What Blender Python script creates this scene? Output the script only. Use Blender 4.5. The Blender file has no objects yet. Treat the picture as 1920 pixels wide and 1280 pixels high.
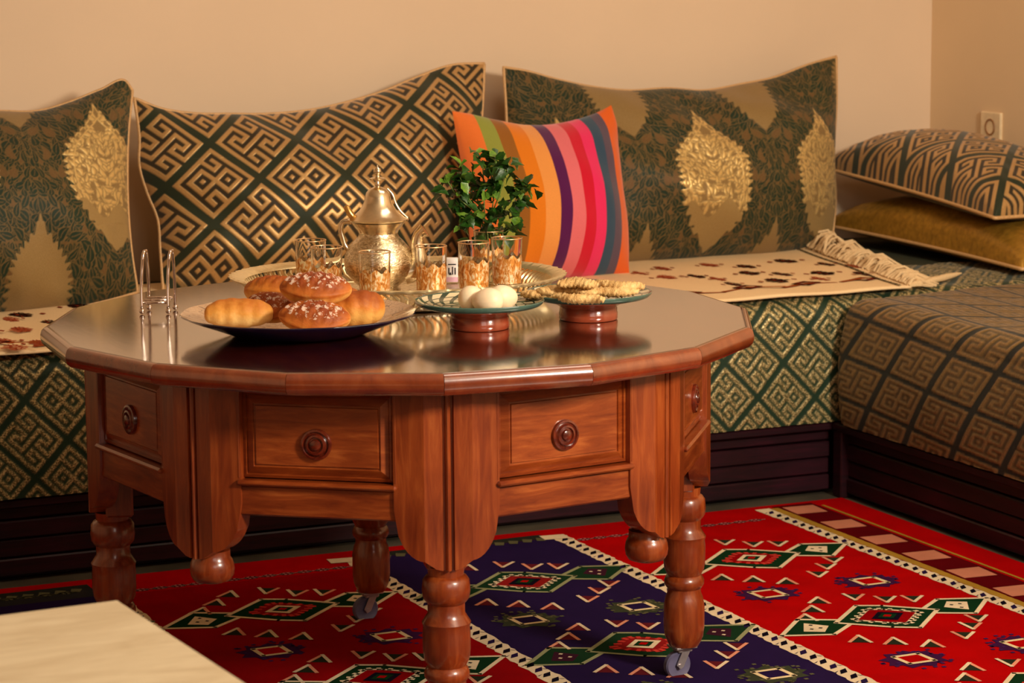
import bpy, math, random
import numpy as np
from mathutils import Matrix, Vector
from mathutils.geometry import tessellate_polygon
PI = math.pi
rng = np.random.default_rng(7)
random.seed(7)
S = bpy.context.scene
COL = S.collection

# ------------------------------------------------------------------ camera
FP, CAMH, PITCH, HEAD, ROLL = 4929.0, 1.35, 0.1534, 1.1463, -0.0069
C0 = np.array([0, 0, CAMH])
Hd = np.array([math.cos(HEAD), math.sin(HEAD), 0]); Rv = np.array([math.sin(HEAD), -math.cos(HEAD), 0])
Fv = Hd*math.cos(PITCH) + np.array([0, 0, -math.sin(PITCH)])
Uv = Hd*math.sin(PITCH) + np.array([0, 0, math.cos(PITCH)])
Rv, Uv = Rv*math.cos(ROLL) + Uv*math.sin(ROLL), Uv*math.cos(ROLL) - Rv*math.sin(ROLL)
cam = bpy.data.cameras.new('camera'); camo = bpy.data.objects.new('camera', cam); COL.objects.link(camo)
m = Matrix.Identity(4)
for i in range(3):
    m[i][0], m[i][1], m[i][2], m[i][3] = Rv[i], Uv[i], -Fv[i], C0[i]
camo.matrix_world = m
cam.sensor_width = 36; cam.lens = FP/1920*36
cam.dof.use_dof = True; cam.dof.focus_distance = 4.75; cam.dof.aperture_fstop = 9.0
cam.clip_start = 0.05
S.camera = camo

# ------------------------------------------------------------------ light
W = bpy.data.worlds.new('world'); S.world = W; W.use_nodes = True
W.node_tree.nodes['Background'].inputs[0].default_value = (1, .84, .68, 1)
W.node_tree.nodes['Background'].inputs[1].default_value = 0.15

def area(name, loc, tgt, sx, sy, power, col):
    l = bpy.data.lights.new(name, 'AREA'); l.shape = 'RECTANGLE'; l.size = sx; l.size_y = sy
    l.energy = power; l.color = col
    o = bpy.data.objects.new(name, l); COL.objects.link(o); o.location = loc
    o.rotation_euler = (Vector(tgt)-Vector(loc)).to_track_quat('-Z', 'Y').to_euler()
    return o
area('key_light', (2.9, 1.0, 2.05), (2.1, 4.6, .5), .5, .5, 102, (1, .87, .69))
area('ceiling_light', (2.7, 4.1, 2.66), (2.7, 4.4, 0), 1.2, .9, 12, (1, .85, .66))
area('fill_light', (1.2, -.8, 2.1), (2.2, 5.2, .3), 1.6, 1.2, 14, (1, .87, .76))
S.view_settings.view_transform = 'Standard'; S.view_settings.look = 'None'
S.view_settings.gamma = 1; S.view_settings.use_curve_mapping = False
S.view_settings.exposure = 0.42

# ------------------------------------------------------------------ helpers
def at(x, y, z):                      # photo pixel -> world point at height z
    d = Fv + Rv*(x-960)/FP + Uv*(640-y)/FP
    return C0 + d*((z-CAMH)/d[2])
def at_plane(x, y, p0, n):
    d = Fv + Rv*(x-960)/FP + Uv*(640-y)/FP
    return C0 + d*(((p0-C0)@n)/(d@n))
def lin(r, g, b):
    f = lambda c: (c/255/12.92) if c/255 <= .04045 else ((c/255+.055)/1.055)**2.4
    return (f(r), f(g), f(b), 1)

class MB:
    def __init__(s): s.v = []; s.f = []; s.c = []; s.cur = (1, 1, 1, 1)
    def add(s, vs, fs):
        n = len(s.v); s.v += [tuple(float(q) for q in v) for v in vs]
        s.f += [tuple(i+n for i in f) for f in fs]; s.c += [s.cur]*len(fs)
        return s
    def box(s, x0, x1, y0, y1, z0, z1, b=0.0):
        if b <= 0:
            v = [(x, y, z) for x in (x0, x1) for y in (y0, y1) for z in (z0, z1)]
            return s.add(v, [(0, 1, 3, 2), (4, 6, 7, 5), (0, 4, 5, 1), (2, 3, 7, 6), (0, 2, 6, 4), (1, 5, 7, 3)])
        v = []; idx = {}
        for ix, X in enumerate((x0, x1)):
            for iy, Y in enumerate((y0, y1)):
                for iz, Z in enumerate((z0, z1)):
                    sx, sy, sz = (b if ix == 0 else -b), (b if iy == 0 else -b), (b if iz == 0 else -b)
                    idx[ix, iy, iz, 0] = len(v); v.append((X, Y+sy, Z+sz))
                    idx[ix, iy, iz, 1] = len(v); v.append((X+sx, Y, Z+sz))
                    idx[ix, iy, iz, 2] = len(v); v.append((X+sx, Y+sy, Z))
        f = []
        for i in (0, 1):
            q = [idx[i, a, c, 0] for a, c in ((0, 0), (1, 0), (1, 1), (0, 1))]; f.append(q if i else q[::-1])
            q = [idx[a, i, c, 1] for a, c in ((0, 0), (1, 0), (1, 1), (0, 1))]; f.append(q[::-1] if i else q)
            q = [idx[a, c, i, 2] for a, c in ((0, 0), (1, 0), (1, 1), (0, 1))]; f.append(q if i else q[::-1])
        for a in (0, 1):
            for c in (0, 1):
                f.append([idx[0, a, c, 1], idx[1, a, c, 1], idx[1, a, c, 2], idx[0, a, c, 2]])
                f.append([idx[a, 0, c, 0], idx[a, 1, c, 0], idx[a, 1, c, 2], idx[a, 0, c, 2]])
                f.append([idx[a, c, 0, 0], idx[a, c, 1, 0], idx[a, c, 1, 1], idx[a, c, 0, 1]])
                for e in (0, 1): f.append([idx[a, c, e, 0], idx[a, c, e, 1], idx[a, c, e, 2]])
        return s.add(v, f)
    def lathe(s, prof, n=32, cx=0, cy=0, cap=True, ex=1, ey=1, scal=None):
        v = []; f = []
        for r, z in prof:
            for k in range(n):
                a = 2*PI*k/n; rr = r*(scal(a, r) if scal else 1)
                v.append((cx+rr*ex*math.cos(a), cy+rr*ey*math.sin(a), z))
        m_ = len(prof)
        for i in range(m_-1):
            for k in range(n):
                f.append((i*n+k, i*n+(k+1) % n, (i+1)*n+(k+1) % n, (i+1)*n+k))
        if cap:
            f.append(tuple(range(n))[::-1]); f.append(tuple((m_-1)*n+k for k in range(n)))
        return s.add(v, f)
    def tube(s, pts, r, n=8, closed=False):
        P = [np.array(p, float) for p in pts]; L = len(P)
        rad = r if hasattr(r, '__len__') else [r]*L
        v = []; f = []; up = np.array([0.13, 0.21, .97])
        for i in range(L):
            a = P[(i-1) % L] if (closed or i > 0) else P[i]; b = P[(i+1) % L] if (closed or i < L-1) else P[i]
            t = b-a; t /= np.linalg.norm(t)+1e-12
            x = up - t*(up@t)
            if np.linalg.norm(x) < .05: x = np.array([1., 0, 0]) - t*t[0]
            x /= np.linalg.norm(x); y = np.cross(t, x); up = x
            for k in range(n):
                an = 2*PI*k/n; v.append(P[i] + rad[i]*(x*math.cos(an)+y*math.sin(an)))
        for i in range(L if closed else L-1):
            j = (i+1) % L
            for k in range(n): f.append((i*n+k, i*n+(k+1) % n, j*n+(k+1) % n, j*n+k))
        if not closed:
            f.append(tuple(range(n))[::-1]); f.append(tuple((L-1)*n+k for k in range(n)))
        return s.add(v, f)
    def ball(s, c, r, n=12):
        rr = (r, r, r) if not hasattr(r, '__len__') else r
        v = [(c[0], c[1], c[2]-rr[2])]; m_ = n//2
        for i in range(1, m_):
            p = -PI/2+PI*i/m_
            for k in range(n):
                a = 2*PI*k/n; v.append((c[0]+rr[0]*math.cos(p)*math.cos(a), c[1]+rr[1]*math.cos(p)*math.sin(a), c[2]+rr[2]*math.sin(p)))
        v.append((c[0], c[1], c[2]+rr[2])); f = []
        for k in range(n):
            f.append((0, 1+(k+1) % n, 1+k)); f.append((len(v)-1, 1+(m_-2)*n+k, 1+(m_-2)*n+(k+1) % n))
            for i in range(m_-2): f.append((1+i*n+k, 1+i*n+(k+1) % n, 1+(i+1)*n+(k+1) % n, 1+(i+1)*n+k))
        return s.add(v, f)
    def mesh(s, name, mat, smooth=None):
        me = bpy.data.meshes.new(name); me.from_pydata(s.v, [], s.f)
        if any(c != (1, 1, 1, 1) for c in s.c):
            at_ = me.color_attributes.new('Col', 'FLOAT_COLOR', 'CORNER')
            arr = np.repeat(np.array(s.c, dtype=np.float32), [len(f) for f in s.f], axis=0)
            at_.data.foreach_set('color', arr.ravel())
        me.materials.append(mat)
        if smooth is not None:
            me.polygons.foreach_set('use_smooth', [True]*len(me.polygons))
            if smooth < 180: me.set_sharp_from_angle(angle=math.radians(smooth))
        me.update(); return me

def obj(name, me, parent=None, loc=None, rotz=None):
    o = bpy.data.objects.new(name, me); COL.objects.link(o)
    if parent: o.parent = parent
    if loc is not None: o.location = loc
    if rotz is not None: o.rotation_euler = (0, 0, rotz)
    return o
def tag(o, label, cat, group=None, kind=None):
    o['label'] = label; o['category'] = cat
    if group: o['group'] = group
    if kind: o['kind'] = kind
    return o
def empty(name, loc=(0, 0, 0), rotz=0):
    o = bpy.data.objects.new(name, None); COL.objects.link(o); o.location = loc; o.rotation_euler = (0, 0, rotz)
    o.empty_display_size = .05; return o
def struct(name, me): o = obj(name, me); o['kind'] = 'structure'; return o

def grid_mesh(name, P, mat, attrs=None, closed_u=False):
    """P: (nv, nu, 3) array -> mesh of quads; attrs: dict name -> (nv, nu) array"""
    nv, nu = P.shape[:2]; me = bpy.data.meshes.new(name)
    i = np.arange(nv*nu).reshape(nv, nu)
    q = np.stack([i[:-1, :-1], i[:-1, 1:], i[1:, 1:], i[1:, :-1]], -1).reshape(-1, 4)
    me.vertices.add(nv*nu); me.vertices.foreach_set('co', P.astype(np.float32).ravel())
    me.loops.add(q.size); me.loops.foreach_set('vertex_index', q.astype(np.int32).ravel())
    me.polygons.add(len(q)); me.polygons.foreach_set('loop_start', np.arange(0, q.size, 4, dtype=np.int32))
    me.polygons.foreach_set('use_smooth', np.ones(len(q), bool))
    me.update(calc_edges=True)
    for k, a in (attrs or {}).items():
        t = me.attributes.new(k, 'FLOAT', 'POINT'); t.data.foreach_set('value', a.astype(np.float32).ravel())
    me.materials.append(mat); me.validate(); return me

# ------------------------------------------------------------------ materials
class NT:
    def __init__(s, name):
        s.m = bpy.data.materials.new(name); s.m.use_nodes = True; s.t = s.m.node_tree
        s.b = s.t.nodes['Principled BSDF']; s.out = s.t.nodes['Material Output']
    def n(s, typ, **kw):
        x = s.t.nodes.new(typ)
        for k, v in kw.items(): setattr(x, k, v)
        return x
    def l(s, a, b): s.t.links.new(a, b)
    def coord(s, scale=(1, 1, 1), kind='Object', rot=(0, 0, 0)):
        c = s.n('ShaderNodeTexCoord'); mp = s.n('ShaderNodeMapping'); mp.inputs['Scale'].default_value = scale
        mp.inputs['Rotation'].default_value = rot
        s.l(c.outputs[kind], mp.inputs['Vector']); return mp.outputs['Vector']
    def noise(s, vec, scale, detail=3, rough=.55, dist=0):
        x = s.n('ShaderNodeTexNoise'); x.inputs['Scale'].default_value = scale; x.inputs['Detail'].default_value = detail
        x.inputs['Roughness'].default_value = rough; x.inputs['Distortion'].default_value = dist
        if vec is not None: s.l(vec, x.inputs['Vector'])
        return x.outputs['Fac']
    def ramp(s, fac, stops, interp='LINEAR'):
        r = s.n('ShaderNodeValToRGB'); r.color_ramp.interpolation = interp; e = r.color_ramp.elements
        while len(e) < len(stops): e.new(.5)
        for i, (p, c) in enumerate(stops): e[i].position = p; e[i].color = c
        s.l(fac, r.inputs['Fac']); return r.outputs['Color']
    def mix(s, fac, a, b, mode='MIX'):
        x = s.n('ShaderNodeMix', data_type='RGBA', blend_type=mode)
        for v, k in ((fac, 0), (a, 6), (b, 7)):
            if isinstance(v, (int, float)): x.inputs[k].default_value = v
            elif isinstance(v, tuple): x.inputs[k].default_value = v
            else: s.l(v, x.inputs[k])
        return x.outputs[2]
    def math(s, op, a, b=0.0):
        x = s.n('ShaderNodeMath', operation=op)
        for v, k in ((a, 0), (b, 1)):
            if isinstance(v, (int, float)): x.inputs[k].default_value = v
            else: s.l(v, x.inputs[k])
        return x.outputs[0]
    def attr(s, name):
        a = s.n('ShaderNodeAttribute'); a.attribute_name = name; return a
    def bump(s, h, strength=.3, dist=.01):
        b = s.n('ShaderNodeBump'); b.inputs['Strength'].default_value = strength; b.inputs['Distance'].default_value = dist
        s.l(h, b.inputs['Height']); s.l(b.outputs['Normal'], s.b.inputs['Normal'])
    def set(s, **kw):
        nm = dict(col='Base Color', rough='Roughness', metal='Metallic', spec='Specular IOR Level', coat='Coat Weight', coatr='Coat Roughness',
                  coatior='Coat IOR', trans='Transmission Weight', ior='IOR', sheen='Sheen Weight', sss='Subsurface Weight', alpha='Alpha')
        for k, v in kw.items():
            i = s.b.inputs[nm[k]]
            if isinstance(v, (int, float, tuple)): i.default_value = v
            else: s.l(v, i)
        return s
def simple(name, col, rough=.5, metal=0, nscale=40, namt=.12, bump=0, **kw):
    t = NT(name); v = t.coord(); nz = t.noise(v, nscale, 4)
    d = tuple(c*(1-namt) for c in col[:3])+(1,); e = tuple(min(1, c*(1+namt)) for c in col[:3])+(1,)
    t.set(col=t.ramp(nz, [(.3, d), (.7, e)]), rough=rough, metal=metal, **kw)
    if bump: t.bump(nz, bump, .003)
    return t.m
M = {}
def wood(name, c1, c2, c3, scale=(1, 1, 1), rough=.3, coat=.6, coatr=.1, coatior=1.5, spec=.5):
    t = NT(name); v = t.coord(scale); g = t.noise(v, 9, 6, .65, .6); big = t.noise(t.coord((1, 1, 1)), 5, 2)
    c = t.ramp(g, [(.3, c1), (.52, c2), (.72, c3)])
    c = t.mix(t.ramp(big, [(.35, (.55, .5, .5, 1)), (.7, (1, 1, 1, 1))]), c, c, 'MULTIPLY') if False else t.mix(1.0, c, t.ramp(big, [(.35, (.62, .5, .45, 1)), (.65, (1, 1, 1, 1))]), 'MULTIPLY')
    t.set(col=c, rough=rough, coat=coat, coatr=coatr, coatior=coatior, spec=spec); t.bump(g, .08, .002); return t.m
def wood_top_(*a):
    m_ = wood(*a); b = m_.node_tree.nodes['Principled BSDF']; b.inputs['IOR'].default_value = 2.3; b.inputs['Roughness'].default_value = .1; b.inputs['Metallic'].default_value = .4; return m_
M['wood'] = wood('mahogany', lin(120, 44, 14), lin(150, 66, 24), lin(178, 92, 40), (7, 7, .8), .32, .6, .14)
M['wood_h'] = wood('mahogany_rail', lin(124, 48, 14), lin(156, 72, 26), lin(186, 100, 44), (1.2, 1.2, 9), .32, .55, .16)
M['wood_top'] = wood_top_('mahogany_top', lin(62, 16, 8), lin(92, 28, 13), lin(112, 42, 22), (8, 1, 8), .3, 1.0, .10, 4.0, .6)
M['wood_edge'] = wood('mahogany_edge', lin(112, 44, 20), lin(138, 60, 28), lin(154, 76, 38), (2, 2, 2), .25, 1.0, .12, 1.8)
M['base'] = wood('dark_base', lin(24, 2, 12), lin(40, 5, 18), lin(56, 9, 26), (1, 1, 12), .5, .1, .3, 1.5, .25)
M['base_y'] = M['base']

def wallmat(name, c):
    t = NT(name); v = t.coord(); a = t.noise(v, 2.2, 3); b = t.noise(v, 160, 3)
    t.set(col=t.ramp(a, [(.3, tuple(q*.95 for q in c[:3])+(1,)), (.7, c)]), rough=.7, spec=.25); t.bump(b, .10, .0015); return t.m
M['wall'] = wallmat('cream_wall', lin(229, 203, 174)); M['wall_r'] = wallmat('cream_wall_side', lin(238, 210, 172))
M['ceiling'] = wallmat('ceiling_paint', lin(236, 222, 200))

def floor_mat():
    t = NT('floor_stone'); v = t.coord(); a = t.noise(v, 6, 5); t.set(col=t.ramp(a, [(.3, lin(62, 58, 48)), (.7, lin(92, 84, 70))]), rough=.35); return t.m
M['floor'] = floor_mat()

def key_fabric():
    t = NT('key_brocade'); g = t.attr('gold').outputs['Fac']; v = t.coord(); nz = t.noise(v, 500, 2); big = t.noise(v, 7, 2)
    gold = t.mix(nz, lin(168, 128, 74), lin(222, 182, 122)); green = t.mix(big, lin(18, 38, 22), lin(42, 46, 22)); green = t.mix(t.attr('sep').outputs['Fac'], lin(46, 36, 18), green)
    t.set(col=t.mix(g, green, gold), metal=t.math('ADD', .1, t.math('MULTIPLY', g, .45)), rough=t.math('SUBTRACT', .58, t.math('MULTIPLY', g, .16)), spec=.35, sheen=.15)
    t.bump(nz, .25, .001); return t.m
M['key'] = key_fabric()
def mat_fabric():
    t = NT('mattress_brocade'); g = t.attr('gold').outputs['Fac']; v = t.coord(); nz = t.noise(v, 260, 2)
    gold = t.mix(t.ramp(nz, [(.4, (0, 0, 0, 1)), (.62, (1, 1, 1, 1))]), lin(104, 92, 54), lin(222, 200, 142)); green = lin(14, 44, 24); green = t.mix(t.attr('sep').outputs['Fac'], lin(34, 52, 28), green)
    t.set(col=t.mix(g, green, gold), metal=t.math('MULTIPLY', g, .45), rough=t.math('SUBTRACT', .6, t.math('MULTIPLY', g, .22)), spec=.35, sheen=.1)
    t.bump(nz, .35, .0015); return t.m
M['mat'] = mat_fabric()
def mat_fabric_r():
    t = NT('side_mattress_brocade'); g = t.attr('gold').outputs['Fac']; v = t.coord(); nz = t.noise(v, 260, 2)
    gold = t.mix(nz, lin(92, 72, 38), lin(182, 144, 84)); green = lin(14, 20, 10); green = t.mix(t.attr('sep').outputs['Fac'], lin(82, 64, 32), green)
    t.set(col=t.mix(g, green, gold), metal=t.math('MULTIPLY', g, .45), rough=t.math('SUBTRACT', .6, t.math('MULTIPLY', g, .25)), spec=.3, sheen=.1)
    t.bump(nz, .35, .0015); return t.m
M['mat_r'] = mat_fabric_r()
def damask_mat():
    t = NT('damask_brocade'); g = t.attr('green').outputs['Fac']; o = t.attr('line').outputs['Fac']; md = t.attr('med').outputs['Fac']; v = t.coord()
    nz = t.noise(v, 420, 2); big = t.noise(v, 8, 3)
    base = t.mix(nz, lin(86, 62, 32), lin(120, 90, 50)); green = t.mix(big, lin(10, 30, 18), lin(26, 54, 34))
    c = t.mix(g, base, green); c = t.mix(o, c, lin(112, 92, 52)); c = t.mix(md, c, t.mix(nz, lin(214, 176, 100), lin(250, 222, 154)))
    t.set(col=c, metal=t.math('MULTIPLY', md, .6), rough=t.math('SUBTRACT', .6, t.math('MULTIPLY', md, .22)), spec=.3, sheen=.1)
    t.bump(nz, .3, .001); return t.m
M['damask'] = damask_mat()
M['piping'] = simple('gold_piping', lin(206, 164, 112), .5, .1, 300, .2)
M['goldcloth'] = simple('gold_cloth', lin(168, 126, 44), .42, .45, 60, .28, .3)

def color_mat(name, rough=.85, nscale=900, bump=.4, sheen=.2, var=.12, stretch=(1, 1, 1)):
    t = NT(name); c = t.attr('Col').outputs['Color']; v = t.coord(stretch); nz = t.noise(v, nscale, 2); b2 = t.noise(t.coord(), 9, 3)
    k = t.ramp(nz, [(.25, (1-var*2,)*3+(1,)), (.75, (1+var,)*3+(1,))]); k2 = t.ramp(b2, [(.3, (.82, .82, .82, 1)), (.7, (1.05, 1.05, 1.05, 1))])
    t.set(col=t.mix(1.0, t.mix(1.0, c, k, 'MULTIPLY'), k2, 'MULTIPLY'), rough=rough, spec=.03, sheen=sheen)
    t.bump(nz, bump, .0015); return t.m
M['rug'] = color_mat('kilim_wool', .95, 420, .5, .0, .12, (1, 4, 1))
M['kilim'] = color_mat('cream_kilim_wool', .95, 500, .4, .0, .05)

# ------------------------------------------------------------------ room
XR, YW = 4.25, 6.45
def slab(name, a, mat):
    return struct(name, MB().box(*a).mesh(name, mat))
slab('floor', (-2.2, XR+.1, -1.6, YW+.1, -.1, 0), M['floor'])
slab('wall_back', (-2.2, XR, YW, YW+.1, 0, 2.7), M['wall'])
slab('wall_right', (XR, XR+.1, -1.6, YW+.1, 0, 2.7), M['wall_r'])
slab('wall_left', (-2.3, -2.2, -1.6, YW+.1, 0, 2.7), M['wall'])
slab('wall_front', (-2.2, XR, -1.7, -1.6, 0, 2.7), M['wall'])
slab('ceiling', (-2.3, XR+.1, -1.7, YW+.1, 2.7, 2.8), M['ceiling'])

# ------------------------------------------------------------------ banquette bases
YB, XB, ZM, ZT = 5.38, 3.279, .181, .487
def base(name, label, axis):
    o = empty(name, (2.2, YB+.5, 0) if axis == 'x' else (XB+.5, 4.6, 0)); tag(o, label, 'sofa base')
    L = np.array(o.location)
    def put(nm, b):
        mb = MB().box(*b, b=.003)
        mb.v = [tuple(np.array(v)-L) for v in mb.v]; return obj(nm, mb.mesh(nm, M['base'], 20), o)
    hs = [(0.012, .049), (.052, .090), (.093, .131), (.134, .160)]
    for i, (a, b) in enumerate(hs):
        off = .016 + .004*(i % 2)
        if axis == 'x': put('plank', (-.4, XB+.006, YB+off, YB+off+.02, a, b))
        else: put('plank', (XB+off, XB+off+.02, 3.2, YB-.02, a, b))
    if axis == 'x':
        put('top_rail', (-.4, XB+.004, YB-.002, YB+.05, .162, .181)); put('kickboard', (-.4, XB, YB+.045, YB+.06, 0, .17))
        put('carcass', (-.4, XR-.01, YB+.065, YW-.01, .0, .178))
    else:
        put('top_rail', (XB-.002, XB+.05, 3.2, YB-.004, .162, .181)); put('corner_post', (XB, XB+.045, YB-.045, YB-.006, 0, .178))
        put('kickboard', (XB+.045, XB+.06, 3.2, YB-.06, 0, .17)); put('carcass', (XB+.065, XR-.01, 3.2, YB-.01, 0, .178))
    return o
base('banquette_base', 'dark mahogany plank base under the long bench along the back wall', 'x')
base('banquette_base', 'dark mahogany plank base of the side bench at the right edge', 'y')

# ------------------------------------------------------------------ woven patterns
def bmap(lines, dots=()):
    out = np.zeros((15, 15))
    for l_ in lines:
        for q in (l_, [(12-i, 12-j) for i, j in l_]):
            for (i0, j0), (i1, j1) in zip(q[:-1], q[1:]):
                out[min(i0, i1):max(i0, i1)+1, min(j0, j1):max(j0, j1)+1] = 1
    for i, j in dots: out[i, j] = 1
    return out
BMP = np.stack([bmap([[(0, 0), (0, 6), (4, 6), (4, 4), (2, 4), (2, 2), (6, 2), (6, 6)], [(0, 0), (12, 0), (12, 4), (8, 4), (8, 2), (10, 2)]]),
                bmap([[(0, 0), (0, 7)], [(0, 0), (12, 0), (12, 4), (8, 4), (8, 2), (10, 2)], [(2, 2), (2, 6), (6, 6), (6, 2), (2, 2)]], [(4, 4), (8, 8)])])
def greek(x, y, cw, ch, ss=3, vec=None):
    up, dn = vec or ((cw/2, ch/2), (cw/2, -ch/2)); det = up[0]*dn[1]-up[1]*dn[0]
    acc = np.zeros_like(x); sep = np.zeros_like(x); dx = abs(x[0, 1]-x[0, 0]) if x.shape[1] > 1 else .002; dy = abs(y[1, 0]-y[0, 0])
    dx = max(dx, .0015); dy = max(dy, .0015)
    for i in range(ss):
        for j in range(ss):
            X = x+((i+.5)/ss-.5)*dx; Y = y+((j+.5)/ss-.5)*dy
            a = (X*dn[1]-Y*dn[0])/det; b = (up[0]*Y-up[1]*X)/det; ia, ib = np.floor(a), np.floor(b)
            fa = np.clip(((a-ia)*15).astype(int), 0, 14); fb = np.clip(((b-ib)*15).astype(int), 0, 14)
            sep += (fa >= 13) | (fb >= 13); acc += BMP[((ia-ib) % 2).astype(int), fb, fa]
    return acc/(ss*ss), sep/(ss*ss)

# damask tile ------------------------------------------------------
DW, DH, DR = .39, .54, .0013
dnx, dny = int(DW/DR), int(DH/DR)
dX, dY = np.meshgrid((np.arange(dnx)+.5)*DR-DW/2, (np.arange(dny)+.5)*DR-DH/2)
D_green = np.zeros((dny, dnx)); D_line = np.zeros((dny, dnx)); D_med = np.zeros((dny, dnx)); D_h = np.zeros((dny, dnx))
def almond(x, y, w, ht):                # >0 inside: rounded belly, pointed top, tapering foot
    t = np.clip((y+ht/2)/ht, 0, 1); hw = w*np.interp(t, [0, .06, .16, .3, .45, .58, .68, .76, .83, .9, 1], [0, .26, .6, .88, 1, .97, .82, .56, .30, .12, 0])
    return hw-np.abs(x)-1000*((y < -ht/2) | (y > ht/2))
def wrapd(d, P): return (d+P/2) % P-P/2
def leaf_stamp(cx, cy, ang, L, w, curve, tgt):
    gv = 0.0 if random.random() < .09 else 1.0
    for s in (1, -1):
        r = int((L)/DR)+2; j0 = int((s*cx+DW/2)/DR); i0 = int((cy+DH/2)/DR)
        ii = np.arange(i0-r, i0+r+1) % dny; jj = np.arange(j0-r, j0+r+1) % dnx
        X = wrapd(dX[np.ix_(ii, jj)]-s*cx, DW)*s; Y = wrapd(dY[np.ix_(ii, jj)]-cy, DH)
        u = X*math.cos(ang)+Y*math.sin(ang); v = -X*math.sin(ang)+Y*math.cos(ang)+curve*u*u
        t = np.clip((u+L/2)/L, 0, 1); hw = w*np.sin(PI*t**.7)**.9
        d = hw-np.abs(v); d = np.where((u < -L/2) | (u > L/2), -1, d)
        fill = np.clip(d/DR+.5, 0, 1); vein = fill*np.exp(-(v/.0009)**2)*(u > -L*.35)*(u < L*.3); edge = np.clip((d+.0016)/DR+.5, 0, 1)-fill
        if tgt == 'g':
            D_green[np.ix_(ii, jj)] = np.where(edge > 0, D_green[np.ix_(ii, jj)]*(1-edge), D_green[np.ix_(ii, jj)])
            D_line[np.ix_(ii, jj)] = D_line[np.ix_(ii, jj)]*(1-fill)*(1-edge)+edge*.75
            D_green[np.ix_(ii, jj)] = D_green[np.ix_(ii, jj)]*(1-fill)+fill*gv*(1-.7*vein); D_line[np.ix_(ii, jj)] += .5*vein
        else:
            D_h[np.ix_(ii, jj)] = D_h[np.ix_(ii, jj)]*(1-fill)*(1-edge)+fill*np.clip(d/w, 0, 1)**.5
for k in range(900):
    x, y = random.uniform(0, DW/2), random.uniform(-DH/2, DH/2)
    ang = PI/2+random.uniform(-.9, .9)+.5*math.sin(x*30+y*14)
    leaf_stamp(x, y, ang, random.uniform(.022, .042), random.uniform(.006, .0115), random.uniform(-22, 22), 'g')
for k in range(330):
    x, y = random.uniform(0, .1), random.uniform(-DH/2, DH/2)
    leaf_stamp(x, y, PI/2-random.uniform(-.3, 1.6), random.uniform(.022, .036), random.uniform(.0042, .0070), random.uniform(-45, 45), 'h')
    leaf_stamp(DW/2-x, y, PI/2-random.uniform(-.3, 1.6), random.uniform(.022, .036), random.uniform(.0042, .0070), random.uniform(-45, 45), 'h')
mA0 = almond(dX, dY, .110, .382); mB0 = almond(wrapd(dX-DW/2, DW), wrapd(dY-DH/2, DH), .080, .31); mA = np.maximum(mA0, mB0)
mwid = np.where(mA0 > mB0, .19-np.abs(dY), .15-np.abs(wrapd(dY-DH/2, DH)))
wob = .007*np.sin(np.arctan2(wrapd(dY, DH/2), np.abs(wrapd(dX, DW/2))+1e-6)*34)
inside = np.clip((mA+wob*np.clip(np.abs(mwid)/.05, 0, 1))/DR+.5, 0, 1)
ring = np.exp(-((mA-.022)/.0022)**2)+np.exp(-((mA-.004)/.002)**2)
low = (mB0 > mA0) | (dY < -.095+.02*np.sin(dX*60)); wash = np.where(mB0 > mA0, .20, .30)
D_med = inside*np.where(low, wash, np.clip(.18+.9*np.maximum(D_h, ring*.95), 0, 1))
D_green *= 1-inside; D_line = D_line*(1-inside); D_hh = np.where(inside > .5, np.where(low, .4, .3+.8*np.maximum(D_h, ring)), .25*D_line+.1*(1-D_green))
def damask(x, y):
    X = (x+DW/2)/DR-.5; Y = (y+DH/2)/DR-.5; out = []
    i0, j0 = np.floor(Y).astype(int), np.floor(X).astype(int); fy, fx = Y-i0, X-j0
    for A in (D_green, D_line, D_med, D_hh):
        g = lambda i, j: A[i % dny, j % dnx]
        out.append((g(i0, j0)*(1-fx)+g(i0, j0+1)*fx)*(1-fy)+(g(i0+1, j0)*(1-fx)+g(i0+1, j0+1)*fx)*fy)
    return out

# ------------------------------------------------------------------ mattresses
def section_pts(n, ztop, bulge, depth):
    """cross-section of a mattress from bottom front edge, up the face, over a soft edge and back; returns arc-length, o (outward), z"""
    r = .055; zb = ZM+.003; pts = []
    for t in np.linspace(0, 1, 60):                        # soft lower lip then face
        z = zb+(ztop-r-zb)*t; pts.append((bulge*math.sin(PI*min(1, .12+t*.86))**.7, z))
    ob = pts[-1][0]
    for a in np.linspace(0, PI/2, 24)[1:]: pts.append((ob-r+r*math.cos(a), ztop-r+r*math.sin(a)))
    for t in np.linspace(0, 1, 60)[1:]: pts.append((ob-r-(depth-r)*t, ztop+.006*math.sin(PI*t)))
    p = np.array(pts); s = np.concatenate([[0], np.cumsum(np.hypot(*(p[1:]-p[:-1]).T))])
    ss = np.linspace(0, s[-1], n); return ss, np.interp(ss, s, p[:, 0]), np.interp(ss, s, p[:, 1])
def round_end(d, r): d = np.clip(d, 0, r); return r-np.sqrt(np.clip(r*r-(r-d)**2, 0, None))

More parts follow.
